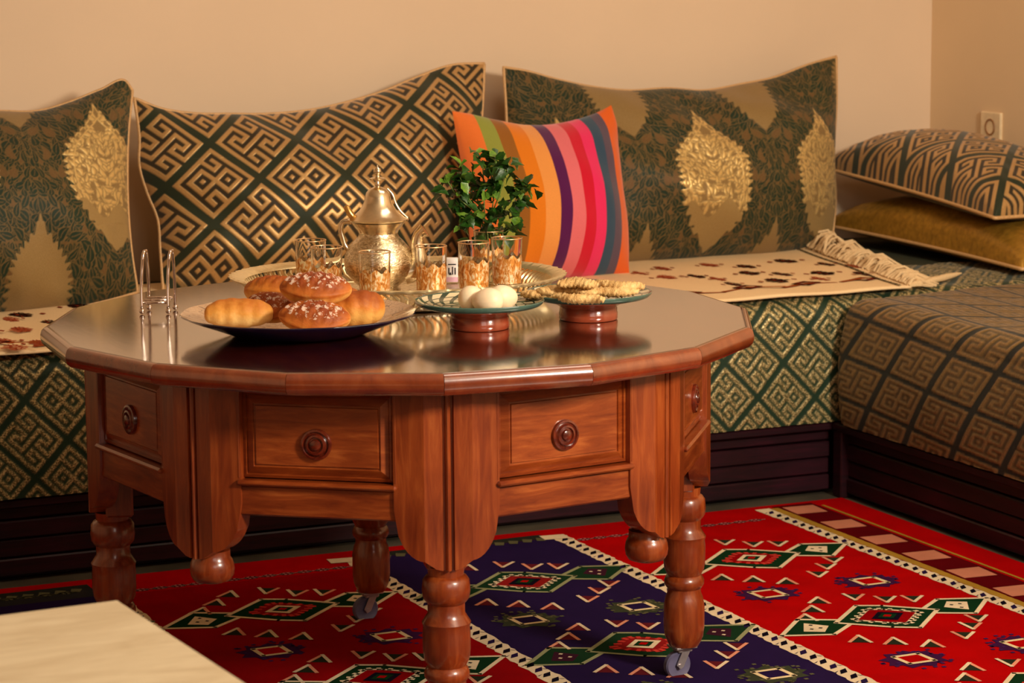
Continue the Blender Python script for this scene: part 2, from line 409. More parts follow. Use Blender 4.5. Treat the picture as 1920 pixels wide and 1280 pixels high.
# back mattress: runs along X
def back_mattress():
    x0, x1 = .5, XR-.012; nx = 1240; depth = .42
    ss, so, sz = section_pts(190, ZT, .010, depth); xs = np.linspace(x0, x1, nx)
    Xg, Sg = np.meshgrid(xs, ss); O = np.repeat(so[:, None], nx, 1); Z = np.repeat(sz[:, None], nx, 1)
    g, sp_ = greek(Xg-3.146, Sg-.153, 0, 0, vec=((.071, .078), (.089, -.090)))
    dO = np.gradient(so, ss); dZ = np.gradient(sz, ss); N = np.stack([dZ, -dO], -1); N /= np.linalg.norm(N, axis=1)[:, None]
    wav = .002*np.sin(Xg*19)*np.sin(Sg*14)+.0012*np.sin(Xg*47+Sg*20)
    h = .0016*g+wav
    P = np.stack([Xg, YB-.004-(O+h*N[:, 0][:, None]), Z+h*N[:, 1][:, None]], -1)
    o = empty('mattress', ((x0+x1)/2, YB+.5, ZM)); L = np.array(o.location)
    obj('cover', grid_mesh('cover', P-L, M['mat'], dict(gold=g, sep=sp_)), o)
    yb = YB-.004+depth-.03
    mb = MB().box(x0+.005, x1-.005, YB+.03, YW-.012, ZM+.003, ZT-.004)
    mb.v = [tuple(np.array(v)-L) for v in mb.v]; obj('core', mb.mesh('core', simple('green_ticking', lin(44, 50, 30), .8)), o)
    tag(o, 'green and gold key-pattern mattress on the bench along the back wall', 'mattress')
back_mattress()
def side_mattress():
    y0, y1 = 3.3, YB-.018; ny = 620; depth = .9
    ss, so, sz = section_pts(280, ZT, .020, depth); ys = np.linspace(y1, y0, ny)
    Yg, Sg = np.meshgrid(ys, ss); O = np.repeat(so[:, None], ny, 1); Z = np.repeat(sz[:, None], ny, 1)
    g, sp_ = greek(5.106-Yg, Sg-.161, 0, 0, vec=((.074, .096), (.18, -.015)))
    dO = np.gradient(so, ss); dZ = np.gradient(sz, ss); N = np.stack([dZ, -dO], -1); N /= np.linalg.norm(N, axis=1)[:, None]
    e = round_end(y1-Yg, .06)*.8
    h = .0018*g+.003*np.sin(Yg*13+1)*np.sin(Sg*11)-e
    P = np.stack([XB+.004-(O+h*N[:, 0][:, None]), Yg, np.maximum(Z+h*N[:, 1][:, None], ZM+.002)], -1)
    o = empty('mattress', (XB+.5, (y0+y1)/2, ZM)); L = np.array(o.location)
    me = grid_mesh('cover', P-L, M['mat_r'], dict(gold=g, sep=sp_)); me.flip_normals(); obj('cover', me, o)
    mb = MB().box(XB+.06, XR-.012, y0+.01, y1-.004, ZM+.003, ZT-.006, b=.03)
    mb.v = [tuple(np.array(v)-L) for v in mb.v]; obj('core', mb.mesh('core', M['mat_r_core'], 60), o)
    tag(o, 'brown-gold key-pattern mattress of the side bench at the right edge', 'mattress')
M['mat_r_core'] = simple('dull_ticking', lin(60, 52, 30), .7)
side_mattress()

# ------------------------------------------------------------------ cushions
def catmull(pts, n):
    P = np.array(pts, float); s = np.concatenate([[0], np.cumsum(np.linalg.norm(np.diff(P, axis=0), axis=1))]); s /= s[-1]
    t = np.linspace(0, 1, n); m_ = np.gradient(P, s, axis=0); i = np.clip(np.searchsorted(s, t, 'right')-1, 0, len(s)-2)
    h = (s[i+1]-s[i])[:, None]; u = ((t-s[i])/(s[i+1]-s[i]))[:, None]
    return (2*u**3-3*u**2+1)*P[i]+(u**3-2*u**2+u)*h*m_[i]+(-2*u**3+3*u**2)*P[i+1]+(u**3-u**2)*h*m_[i+1]
def cushion(name, label, p0, e1, e2, top, bot, left, right, nu, nv, T, Tb, mat, pat, back_mat, group=None, pipe=.0042, disp=.0022, wr=.008, seed=0, power=.55, sag=0, pexp=2.3):
    """top/bot run left->right, left/right run bottom->top; points are (a, b) in the plane p0 + a e1 + b e2"""
    e3 = np.cross(e1, e2)
    Tc, Bc, Lc, Rc = catmull(top, nu), catmull(bot, nu), catmull(left, nv), catmull(right, nv)
    u = np.linspace(0, 1, nu)[None, :, None]; v = np.linspace(0, 1, nv)[:, None, None]
    A = (1-v)*Bc[None]+v*Tc[None]+(1-u)*Lc[:, None]+u*Rc[:, None]-((1-u)*(1-v)*Bc[0]+u*(1-v)*Bc[-1]+(1-u)*v*Tc[0]+u*v*Tc[-1])
    uu, vv = np.broadcast_to(u[..., 0], (nv, nu)), np.broadcast_to(v[..., 0], (nv, nu))
    f = lambda q: np.clip(1-np.abs(2*q-1)**pexp, 0, 1)**power
    low = 1+sag*(.5-vv)
    bl = f(uu)*f(vv)*low
    r = np.random.default_rng(seed); w = np.zeros((nv, nu))
    edge = 1-np.minimum(np.minimum(uu, 1-uu), np.minimum(vv, 1-vv))*2
    for k in range(10):
        fx, fy, ph = r.uniform(2, 9), r.uniform(2, 7), r.uniform(0, 6.28); w += np.sin(fx*uu*3+fy*vv*3+ph)/5
    w += .8*edge**3*np.sin(uu*60+r.uniform(0, 6)+8*vv)*(np.minimum(vv, 1-vv) < .3)*.5
    w *= wr*np.clip(bl*2, 0, 1)
    a, b = A[..., 0], A[..., 1]
    att, dsp = pat(a, b, uu, vv)
    n = bl*T+w+disp*dsp*np.clip(bl*6, 0, 1)
    P = p0+a[..., None]*e1+b[..., None]*e2+n[..., None]*e3
    cen = p0+A[nv//2, nu//2, 0]*e1+A[0, nu//2, 1]*e2
    o = empty(name, cen); tag(o, label, 'cushion', group)
    obj('cover', grid_mesh('cover', P-cen, mat, att), o)
    sk = slice(None, None, 6)
    ui = np.unique(np.append(np.arange(0, nu, 6), nu-1)); vi = np.unique(np.append(np.arange(0, nv, 6), nv-1))
    Ab = A[np.ix_(vi, ui)]; blb = bl[np.ix_(vi, ui)]
    Pb = p0+Ab[..., 0, None]*e1+Ab[..., 1, None]*e2-(blb*Tb)[..., None]*e3
    me = grid_mesh('back_cover', Pb-cen, back_mat); me.flip_normals(); obj('back_cover', me, o)
    if pipe:
        ring = np.concatenate([A[0, :-1:4], A[:-1:4, -1], A[-1, :0:-4], A[:0:-4, 0]])
        pts = p0+ring[:, 0, None]*e1+ring[:, 1, None]*e2-cen
        obj('piping', MB().tube(list(pts), pipe, 7, True).mesh('piping', M['piping'], 180), o)
    return o
def frame_px(y0, z0, lean, yaw=0):
    """upright cushion plane standing at depth y0, leaning back"""
    e1 = np.array([math.cos(yaw), math.sin(yaw), 0]); e2 = np.array([-math.sin(yaw)*lean, math.cos(yaw)*lean, 1.0]); e2 /= np.linalg.norm(e2)
    return e1, e2
def px_pts(p0, e1, e2, lst):
    n = np.cross(e1, e2); out = []
    for x, y in lst:
        P = at_plane(x, y, p0, n)-p0; out.append((P@e1, P@e2))
    return out
def pat_key(cw, ch, ox=0, oy=0, vec=None):
    def f(a, b, u, v):
        g, sp_ = greek(a+ox, b+oy, cw, ch, vec=vec); return dict(gold=g, sep=sp_), g
    return f
def pat_damask(ox, oy, k=1):
    def f(a, b, u, v):
        g, l_, m_, h = damask((a+ox)*k, (b+oy)*k); return dict(green=g, line=l_, med=m_), h*1.2
    return f
green_plain = simple('gold_green_backing', lin(120, 92, 48), .55, .2)

def upright(name, label, y0, lean, yaw, top, right, bot, left, pat, mat, **kw):
    e1, e2 = frame_px(y0, ZT, lean, yaw); p0 = np.array([at(left[0][0], left[0][1], ZT+.02)[0], y0, ZT+.02])
    P = lambda l: px_pts(p0, e1, e2, l)
    return cushion(name, label, p0, e1, e2, P(top), P(bot), P(left), P(right), mat=mat, pat=pat, **kw)
# middle key-pattern cushion
upright('cushion', 'large green cushion with gold key pattern, middle one along the back wall', 6.15, .33, 0,
        top=[(252, 184), (300, 203), (365, 213), (430, 214), (500, 214), (580, 207), (650, 192), (720, 171), (780, 146), (850, 122), (908, 119)],
        right=[(893, 500), (893, 440), (897, 360), (900, 270), (905, 190), (908, 119)],
        bot=[(306, 545), (420, 552), (560, 553), (700, 545), (820, 525), (893, 500)],
        left=[(306, 545), (301, 470), (296, 410), (276, 360), (262, 310), (262, 260), (252, 184)],
        nu=440, nv=270, T=.185, Tb=.03, power=.66, pexp=2.0, wr=.013, mat=M['key'], pat=pat_key(0, 0, -.171, -.334, ((.116, .099), (.095, -.109))), back_mat=green_plain, seed=1, sag=.5)
# right damask cushion
upright('cushion', 'large dark green damask cushion with gold medallions, behind the striped cushion', 6.17, .33, 0,
        top=[(944, 126), (985, 133), (1040, 148), (1110, 163), (1180, 170), (1250, 166), (1320, 170), (1390, 158), (1450, 146), (1520, 120), (1568, 106)],
        right=[(1560, 452), (1566, 380), (1563, 290), (1568, 190), (1568, 106)],
        bot=[(965, 508), (1060, 506), (1180, 497), (1320, 488), (1440, 480), (1560, 452)],
        left=[(965, 508), (953, 420), (950, 320), (950, 220), (944, 126)],
        nu=440, nv=270, T=.185, Tb=.03, power=.66, pexp=2.0, wr=.013, mat=M['damask'], pat=pat_damask(-.59, -.178), back_mat=green_plain, seed=2, sag=.5)
# left damask cushion
upright('cushion', 'dark green damask cushion with gold medallions, cut off by the left edge', 6.0, .40, 0,
        top=[(-400, 120), (-330, 150), (-220, 190), (-100, 206), (0, 209), (75, 208), (130, 192), (190, 168), (235, 152), (248, 170)],
        right=[(258, 548), (246, 470), (240, 400), (238, 330), (240, 250), (248, 170)],
        bot=[(-380, 600), (-250, 606), (-80, 598), (40, 588), (150, 574), (258, 548)],
        left=[(-380, 600), (-390, 480), (-395, 300), (-400, 120)],
        nu=440, nv=270, T=.19, Tb=.04, power=.66, pexp=2.0, wr=.013, mat=M['damask'], pat=pat_damask(-.735, -.285), back_mat=green_plain, seed=3, sag=.5)

# striped cushion
stripes = [(0, lin(236, 120, 48)), (.105, lin(236, 120, 48)), (.115, lin(146, 152, 62)), (.19, lin(146, 152, 62)), (.2, lin(150, 92, 24)), (.27, lin(150, 92, 24)),
           (.275, lin(226, 124, 14)), (.355, lin(226, 124, 14)), (.36, lin(234, 152, 74)), (.445, lin(234, 152, 74)), (.45, lin(84, 4, 78)), (.515, lin(84, 4, 78)),
           (.52, lin(226, 110, 118)), (.6, lin(226, 110, 118)), (.605, lin(206, 4, 44)), (.675, lin(206, 4, 44)), (.68, lin(232, 38, 100)), (.755, lin(232, 38, 100)),
           (.76, lin(44, 72, 96)), (.82, lin(44, 72, 96)), (.83, lin(88, 70, 88)), (.885, lin(88, 70, 88)), (.89, lin(226, 96, 12)), (1.0, lin(236, 120, 40))]
def stripe_mat():
    t = NT('striped_cotton'); a = t.attr('u').outputs['Fac']; r = t.ramp(a, stripes)if False else None
    prev = None; bands = [(stripes[i][0], stripes[i][1]) for i in range(0, len(stripes), 2)]
    r = t.ramp(a, [(p if i == 0 else p-.003, c) for i, (p, c) in enumerate(bands)], 'CONSTANT')
    v = t.coord(); nz = t.noise(v, 700, 2); k = t.ramp(nz, [(.2, (.86, .86, .86, 1)), (.8, (1.06, 1.06, 1.06, 1))])
    t.set(col=t.mix(1.0, r, k, 'MULTIPLY'), rough=.8, spec=.2, sheen=.3); t.bump(nz, .3, .001); return t.m
M['stripe'] = stripe_mat()
upright('cushion', 'small square cushion in bright vertical stripes leaning on the damask one', 5.93, .36, 0,
        top=[(848, 208), (880, 213), (925, 224), (980, 234), (1040, 232), (1090, 221), (1130, 206), (1146, 197)],
        right=[(1180, 512), (1176, 430), (1165, 350), (1158, 270), (1156, 230), (1146, 197)],
        bot=[(884, 522), (960, 524), (1040, 521), (1120, 518), (1180, 512)],
        left=[(884, 522), (880, 440), (875, 360), (860, 280), (848, 208)],
        nu=110, nv=110, T=.13, Tb=.07, power=.62, pexp=2.0, mat=M['stripe'], pat=lambda a, b, u, v: (dict(u=u), 0*u), back_mat=simple('orange_cotton', lin(232, 116, 44), .8), pipe=0, disp=0, wr=.003, seed=4, sag=.3)

# two cushions lying on the corner of the bench
def lying(label, x0, x1, y0, y1, z, tilt, T, Tb, mat, pat, back, nu, nv, seed, pipe=.005, disp=.0016, power=.5):
    e1 = np.array([1., 0, -.03]); e1 /= np.linalg.norm(e1); e2 = np.array([0, 1., tilt]); e2 /= np.linalg.norm(e2)
    e2 -= e1*(e1@e2); e2 /= np.linalg.norm(e2)
    w, d = x1-x0, y1-y0; b = .018
    p0 = np.array([x0, y0, z])
    return cushion('cushion', label, p0, e1, e2, [(0, d), (w*.25, d-b), (w*.75, d-b), (w, d)], [(0, 0), (w*.25, b), (w*.75, b), (w, 0)],
                   [(0, 0), (b, d*.25), (b, d*.75), (0, d)], [(w, 0), (w-b, d*.25), (w-b, d*.75), (w, d)], nu, nv, T, Tb, mat, pat, back, None, pipe, disp, .004, seed, power)
lying('plump gold cushion lying flat in the bench corner, under the key-pattern one', 3.85, 4.235, 5.42, 6.36, .515, .02, .120, .024, M['goldcloth'],
      lambda a, b, u, v: ({}, 0*u), M['goldcloth'], 70, 110, 5, disp=0, power=.34)
lying('green and gold key-pattern cushion lying on top of the gold one', 3.85, 4.235, 5.54, 6.38, .632, .075, .150, .030, M['key'],
      pat_key(.2, .2, .0, .02, ((.085, .10), (.11, -.10))), M['key'], 230, 320, 6, power=.36)

# ------------------------------------------------------------------ flat woven motifs
def poly_layer(mb, pts, col, z):
    v3 = [Vector((p[0], p[1], 0)) for p in pts]; tris = tessellate_polygon([v3]); mb.cur = col
    vs = [(p[0], p[1], z) for p in pts]; fs = []
    for t in tris:
        a, b, c = [pts[i] for i in t]; cr = (b[0]-a[0])*(c[1]-a[1])-(b[1]-a[1])*(c[0]-a[0]); fs.append(tuple(t) if cr > 0 else tuple(t)[::-1])
    mb.add(vs, fs)
def stroke(mb, pts, w, col, z, closed=False, jit=.0):
    pts = list(pts) + ([pts[0]] if closed else [])
    for a, b in zip(pts[:-1], pts[1:]):
        a, b = np.array(a, float), np.array(b, float); d = b-a; L = np.hypot(*d)
        if L < 1e-6: continue
        d /= L; n = np.array([-d[1], d[0]])*w/2; e = d*w*.35; k = max(1, int(L/.012)) if jit else 1
        top, bt = [], []
        for i in range(k+1):
            q = a-e+(b-a+2*e)*i/k; j = 1+jit*random.uniform(-1, 1); top.append(q+n*j); bt.append(q-n*j)
        poly_layer(mb, bt+top[::-1], col, z)
RED, RED2, MAR, NAVY, CREAM, GRN, YEL, PINK, DRK, OL = lin(172, 0, 2), lin(142, 0, 6), lin(88, 2, 8), lin(36, 20, 62), lin(228, 206, 172), lin(14, 48, 24), lin(170, 128, 44), lin(200, 126, 98), lin(16, 10, 26), lin(96, 92, 64)
def big_rug():
    mb = MB(); z = 0.0
    X0, X1, Y0, Y1 = .15, 3.272, 3.05, 5.318
    mb.cur = RED; mb.box(X0, X1, Y0, Y1, 0.0005, .007)
    L1, L2, L3, L4 = .0073, .0077, .0081, .0085
    def field(a, b, y1, col): poly_layer(mb, [(a, Y0+.002), (b, Y0+.002), (b, y1), (a, y1)], col, L1)
    field(1.992, 2.478, 5.235, NAVY); field(.95, 1.405, 5.205, NAVY); field(3.066, 3.175, 5.30, MAR); field(.42, .95, 5.20, RED2)
    field(1.44, 1.97, 5.16, RED2)
    # borders between the fields
    def zig(X, y1, w=.040, yel=0):
        stroke(mb, [(X, Y0+.01), (X, y1)], w, CREAM, L2, jit=.16); y = Y0+.02; i = 0
        while y < y1-.03:
            s = .5 if i % 2 else -.5
            poly_layer(mb, [(X-w*.34, y), (X+w*.10, y+.006), (X+w*.36, y+.030), (X-w*.06, y+.022)], DRK if i % 3 else NAVY, L3)
            poly_layer(mb, [(X+w*s*.9-.003, y+.012), (X+w*s*.9+.003, y+.012), (X+w*s*.25, y+.022)], NAVY, L3)
            y += .036; i += 1
        if yel: stroke(mb, [(X+w*.5+.012, Y0+.01), (X+w*.5+.012, y1)], .022, YEL, L2, jit=.08)
    zig(1.98, 5.225); zig(2.481, 5.232); zig(1.42, 5.19); zig(3.034, 5.275, .036, 1); zig(.95, 5.19)
    for X in (1.955, 2.466): poly_layer(mb, [(X-.028, 5.222), (X+.03, 5.214), (X+.034, 5.255), (X-.024, 5.262)], CREAM, L4)
    stroke(mb, [(3.186, Y0+.01), (3.186, 5.262)], .008, YEL, L2, jit=.1)
    y = 5.24
    while y > Y0+.1:
        poly_layer(mb, [(3.082, y-.035), (3.16, y-.042), (3.166, y+.036), (3.086, y+.042)], PINK, L2); y -= .172
    # chain of small ovals across the top of the red fields
    def chain(a, b, Y, c=lin(176, 120, 120)):
        x = a
        while x < b:
            k = 8; pts = [(x+.014*math.cos(2*PI*i/k), Y+.007*math.sin(2*PI*i/k)) for i in range(k)]; stroke(mb, pts, .006, c, L3, True); stroke(mb, [(x+.014, Y), (x+.026, Y)], .004, c, L3)
            x += .04
    chain(1.45, 1.95, 5.178); chain(2.52, 3.0, 5.190)
    for a, b in ((2.0, 2.45), (1.0, 1.40)):
        poly_layer(mb, [(a, 5.235), (b, 5.235), (b, 5.275), (a, 5.275)], lin(40, 40, 34), L2)
        x = a+.01
        while x < b-.03: poly_layer(mb, [(x, 5.222), (x+.018, 5.215), (x+.03, 5.24), (x+.01, 5.25)], OL, L3); x += .034
    poly_layer(mb, [(X0, 5.17), (1.40, 5.17), (1.40, 5.275), (X0, 5.275)], lin(44, 42, 42), L1+.0001)
    chain(.3, 1.38, 5.22, OL)
    def rot(pts, c): return [(c[0]-p[0], c[1]-p[1]) for p in pts]
    def tr(pts, c): return [(c[0]+p[0], c[1]+p[1]) for p in pts]
    def medallion(c, fld, var):
        head = [(.095, .018), (.165, .072), (.262, .036), (.172, -.056), (.10, -.018)]
        face = [(.142, .012), (.172, .048), (.208, .028), (.176, -.026)]
        body = [(-.118, 0), (-.012, .098), (.035, .075), (.118, 0), (.012, -.102), (-.035, -.075)]
        g = GRN if fld != NAVY else lin(22, 52, 30); line = CREAM if fld != NAVY else lin(150, 150, 110)
        for T_ in (tr, rot):
            poly_layer(mb, T_(head, c), g, L2+.0001); stroke(mb, T_(head, c), .0095, line, L3)
            poly_layer(mb, T_(face, c), CREAM if fld != NAVY else lin(60, 22, 40), L3)
            for q in ((.165, .020), (.185, .02), (.172, -.006)):
                poly_layer(mb, T_([(q[0]-.005, q[1]), (q[0], q[1]-.005), (q[0]+.005, q[1]), (q[0], q[1]+.005)], c), DRK if fld != NAVY else CREAM, L4)
        poly_layer(mb, tr(body, c), g, L3); stroke(mb, tr(body, c), .0095, line, L4, True)
        inner = [(x*.62, y*.62) for x, y in body]; poly_layer(mb, tr(inner, c), RED2 if fld != NAVY else lin(140, 24, 24), L4)
        # comb teeth round the heart
        L5 = L4+.0004
        for i in range(6):
            a, b = np.array(inner[i]), np.array(inner[(i+1) % 6]); n_ = max(2, int(np.hypot(*(b-a))/.018))
            if var: stroke(mb, tr([a, b], c), .008, CREAM, L5)
            for k in range(n_):
                q = a+(b-a)*(k+.5)/n_; o_ = q*(.22/.62); e = q+o_*(.45 if var else -.5); stroke(mb, [(c[0]+q[0], c[1]+q[1]), (c[0]+e[0], c[1]+e[1])], .009, CREAM if var else lin(200, 60, 50), L5)
        hh = [(-.04, -.006), (.0, .034), (.042, .006), (.002, -.036)]
        poly_layer(mb, tr(hh, c), DRK if var else CREAM, L5+.0003); poly_layer(mb, tr([(x*.6, y*.6) for x, y in hh], c), GRN, L5+.0006)
        poly_layer(mb, tr([(x*.28, y*.28) for x, y in hh], c), RED, L5+.0009)
        # right-angled teeth in rows of three along the four diagonals
        fill = lin(40, 44, 30) if fld != NAVY else lin(96, 26, 34)
        for sg, lst in ((1, [(.012, .138), (.060, .094), (.112, .074)]), (-1, [(-.045, .192), (-.092, .138), (-.138, .086)]),
                        (-1, [(-.128, -.098), (-.076, -.140), (-.022, -.186)]), (1, [(.142, -.112), (.098, -.156), (.046, -.208)])):
            for (px, py) in lst:
                A_ = (c[0]+px, c[1]+py); t = [A_, (A_[0]+sg*.004, A_[1]+sg*.054), (A_[0]+sg*.040, A_[1]+sg*.034)]
                poly_layer(mb, t, fill, L2)
                stroke(mb, [t[1], t[0], t[2]], .0075, lin(226, 150, 120), L3)
                stroke(mb, [t[0], t[1]] if random.random() < .5 else [t[0], t[2]], .0075, CREAM, L4)
    def small(c, fld):
        k = 18; halo = [(c[0]+.062*math.cos(2*PI*i/k)*(1+.14*(-1)**i), c[1]+.052*math.sin(2*PI*i/k)*(1+.14*(-1)**i)) for i in range(k)]
        poly_layer(mb, halo, lin(60, 20, 62) if fld != NAVY else lin(58, 62, 44), L2)
        for i in range(26):
            a = random.uniform(0, 2*PI); r = random.uniform(.042, .074); q = (c[0]+r*math.cos(a), c[1]+r*math.sin(a)); d = .004
            poly_layer(mb, [(q[0]-d, q[1]-d), (q[0]+d, q[1]-d), (q[0]+d, q[1]+d), (q[0]-d, q[1]+d)], lin(62, 30, 80) if fld != NAVY else OL, L3)
        s = .026; sq = [(c[0]-s, c[1]-s), (c[0]+s*1.1, c[1]-s), (c[0]+s, c[1]+s), (c[0]-s*1.1, c[1]+s)]
        poly_layer(mb, sq, RED if fld != NAVY else NAVY, L3+.0002); stroke(mb, sq, .010, lin(230, 206, 160), L4, True)
    for ci, (cx, fld, oy) in enumerate(((2.766, RED, 0), (2.235, NAVY, .025), (1.70, RED2, .03), (1.175, NAVY, .02), (.68, RED2, 0))):
        for j in range(5):
            y = 4.865-.545*j+oy
            if y > Y0+.2: medallion((cx, y), fld, (j+ci) % 2)
            for s in (-1, 1):
                if y-.285 > Y0+.08: small((cx+s*.122, y-.285), fld)
    o = obj('rug', mb.mesh('rug', M['rug'])); tag(o, 'red and navy kilim rug with cream geometric motifs on the floor under the round table', 'rug')
big_rug()

def bench_rug():
    z0 = ZT+.004; yf = YB+.003; mb = MB(); KC = lin(240, 208, 160); BR = lin(50, 18, 12); RB = lin(150, 62, 36)
    xl, xr_f, xr_b, yb = .6, 3.50, 3.70, 6.30
    # woven ground: a gently rippled sheet whose left part laps over the edge
    nx, ny = 260, 40; P = np.zeros((ny, nx, 3)); xs = np.linspace(0, 1, nx)
    for j in range(ny):
        v = j/(ny-1); X = xl+(xr_f+(xr_b-xr_f)*v-xl)*xs; lap = .03*np.clip((1.75-X)/.5, 0, 1)+.012*np.sin(X*21)*np.clip((1.9-X)/.4, 0, 1)
        Y = yf-lap-.003+(yb-yf+lap)*v; rip = (.004+.010*np.clip((1.7-X)/.5, 0, 1))*(.5+.5*np.sin(X*23+Y*9))*(.3+.7*(1-v))
        P[j] = np.stack([X, Y, z0+.006+rip*np.clip((Y-yf+.06)/.1, .3, 1)-.0*X], -1)
    o = empty('kilim', (2.4, 5.8, ZT)); L = np.array(o.location)
    me = grid_mesh('woven_ground', P-L, simple('cream_wool', KC, .9, 0, 300, .06, .3)); sol = obj('woven_ground', me, o)
    md = sol.modifiers.new('thick', 'SOLIDIFY'); md.thickness = .005; md.offset = -1
    def hgt(x, y): return z0+.0065+(.004+.010*max(0, min(1, (1.7-x)/.5)))*(.5+.5*math.sin(x*23+y*9))*(.3+.7*(1-(y-yf)/(yb-yf)))*1.0+.0006
    def motif(x, y, w, d, col, steps=3, ragged=1):
        for k in range(-2, 3):
            a = w*(1-abs(k)*.24)/2*random.uniform(.85, 1.1); yy = y+d*k*.22; hb = d*.085; xo = random.uniform(-.003, .003)
            poly_layer(mb, [(x-a+xo, yy-hb), (x+a+xo, yy-hb*.8), (x+a*.9+xo, yy+hb), (x-a*1.05+xo, yy+hb*.9)], col, hgt(x, y)+.0004)
            poly_layer(mb, [(x-a*.35+xo, yy-hb*.6), (x-a*.1+xo, yy-hb*.6), (x-a*.1+xo, yy+hb*2.2), (x-a*.35+xo, yy+hb*2.2)], col if k % 2 else RB, hgt(x, y)+.0007)
            poly_layer(mb, [(x+a*.3+xo, yy-hb*.6), (x+a*.5+xo, yy-hb*.6), (x+a*.5+xo, yy+hb*2.2), (x+a*.3+xo, yy+hb*2.2)], col, hgt(x, y)+.0007)
        for s in (1, -1):
            poly_layer(mb, [(x+s*w*.75-w*.12, y), (x+s*w*.75, y-d*.2), (x+s*w*.75+w*.12, y), (x+s*w*.75, y+d*.2)], RB, hgt(x, y)+.0006)
    px = [(1474, 490, 68, 1), (1549, 496, 40, 1), (1543, 511, 68, 1), (1617, 513, 36, 1), (1458, 526, 66, 1), (1466, 515, 44, 1), (1538, 524, 34, 0), (1400, 499, 50, 1), (1405, 513, 56, 1),
          (1242, 503, 40, 0), (1306, 517, 40, 1), (1374, 533, 38, 1), (1250, 520, 60, 0), (1330, 497, 50, 0), (1600, 500, 30, 0), (1345, 522, 30, 0), (1200, 512, 30, 0),
          (95, 606, 50, 1), (40, 590, 70, 1), (20, 603, 40, 0), (40, 622, 60, 0), (75, 642, 50, 0), (10, 640, 50, 0), (30, 660, 60, 0)]
    for x, y, w, dk in px:
        p = at(x, y, z0+.008); motif(p[0], p[1], w*.00095, .070, BR if dk else lin(176, 84, 52))
    X = 1.6
    while X < 2.9:                        # the same motifs run on behind the table
        for Y in (5.75, 5.95, 6.1): motif(X+random.uniform(-.02, .02), Y, .06, .07, BR)
        X += .15
    # zigzag line with open lozenges near the front edge
    pts = []; x = 1.0; k = 0
    while x < 3.5: pts.append((x, 5.492+(.022 if k % 2 else -.01)+(x-2.9)*.05)); x += .085; k += 1
    for a, b in zip(pts[:-1], pts[1:]):
        stroke(mb, [a, b], .014, lin(160, 78, 30), hgt(*a)+.0008)
    for i, p in enumerate(pts):
        if i % 2: stroke(mb, [(p[0]-.034, p[1]), (p[0]-.01, p[1]-.026), (p[0]+.034, p[1]), (p[0]+.01, p[1]+.026)], .014, lin(110, 40, 22), hgt(*p)+.0012, True)
    mb.cur = lin(70, 62, 44); a = np.array([xr_f-.03, yf+.004]); b = np.array([xr_b-.03, yb])
    for i in range(46):
        q = a+(b-a)*i/46; q2 = a+(b-a)*(i+.8)/46; stroke(mb, [q, q2+np.array([.004, 0])], .008, lin(66, 62, 44) if i % 2 else lin(120, 110, 80), hgt(*q)+.001)
    mb.v = [tuple(np.array(v)-L) for v in mb.v]; mo = obj('woven_motifs', mb.mesh('woven_motifs', M['kilim']), o); mo['kind'] = 'stuff'
    fr = MB()
    for i in range(150):
        t = (i+.5)/150; q = np.array([xr_f+(xr_b-xr_f)*t, yf+.004+(yb-yf)*t]); Ln = random.uniform(.05, .13)*(.8+.5*t); ang = -.25+random.uniform(-.8, .8)
        d = np.array([math.cos(ang), math.sin(ang)]); up = random.uniform(.004, .05); p_ = []
        for k in range(5):
            s = k/4; p_.append((q[0]+d[0]*Ln*s+random.uniform(-.003, .003)-L[0], q[1]+d[1]*Ln*s+random.uniform(-.004, .004)-L[1], z0+.006+up*math.sin(PI*min(1, s*1.1+.05))*(.4+t)-L[2]))
        fr.tube(p_, [.0036, .004, .004, .0036, .0016], 5)
    for (x0_, z_) in ((3.52, .0), (3.55, .004)):       # thick knotted tassel at the front corner
        fr.tube([(x0_-L[0]+.03*k, 5.40+.018*k-L[1], z0+.007-L[2]+z_) for k in range(7)], [.006, .009, .008, .009, .008, .006, .002], 6)
    f = obj('fringe', fr.mesh('fringe', simple('wool_fringe', lin(226, 196, 150), .9, 0, 200, .1), 60), o); f['kind'] = 'stuff'
    tag(o, 'cream fringed kilim with small brown motifs spread along the back bench seat', 'rug')
bench_rug()

# ------------------------------------------------------------------ the table
TC = np.array([1.7135, 4.2657, 0]); TZ = .6856; TR = .6277
A_AP = HEAD+PI+.171; A_TOP = HEAD+PI+.146; D8 = PI/8
table = empty('coffee_table', TC); tag(table, 'large mahogany coffee table with a many-sided glossy top and carved drawers', 'table')
def rotmesh(mb): return mb
top = MB(); k16 = [(math.cos(A_TOP+i*D8), math.sin(A_TOP+i*D8)) for i in range(16)]; ri = TR-.012
top.add([(c*ri, s*ri, TZ-.034) for c, s in k16]+[(c*ri, s*ri, TZ-.0025) for c, s in k16]+[(c*(ri-.003), s*(ri-.003), TZ) for c, s in k16],
        [tuple(range(16))[::-1]]+[(i, (i+1) % 16, 16+(i+1) % 16, 16+i) for i in range(16)]+[(16+i, 16+(i+1) % 16, 32+(i+1) % 16, 32+i) for i in range(16)]+[tuple(range(32, 48))])
obj('table_top', top.mesh('table_top', M['wood_top']), table)
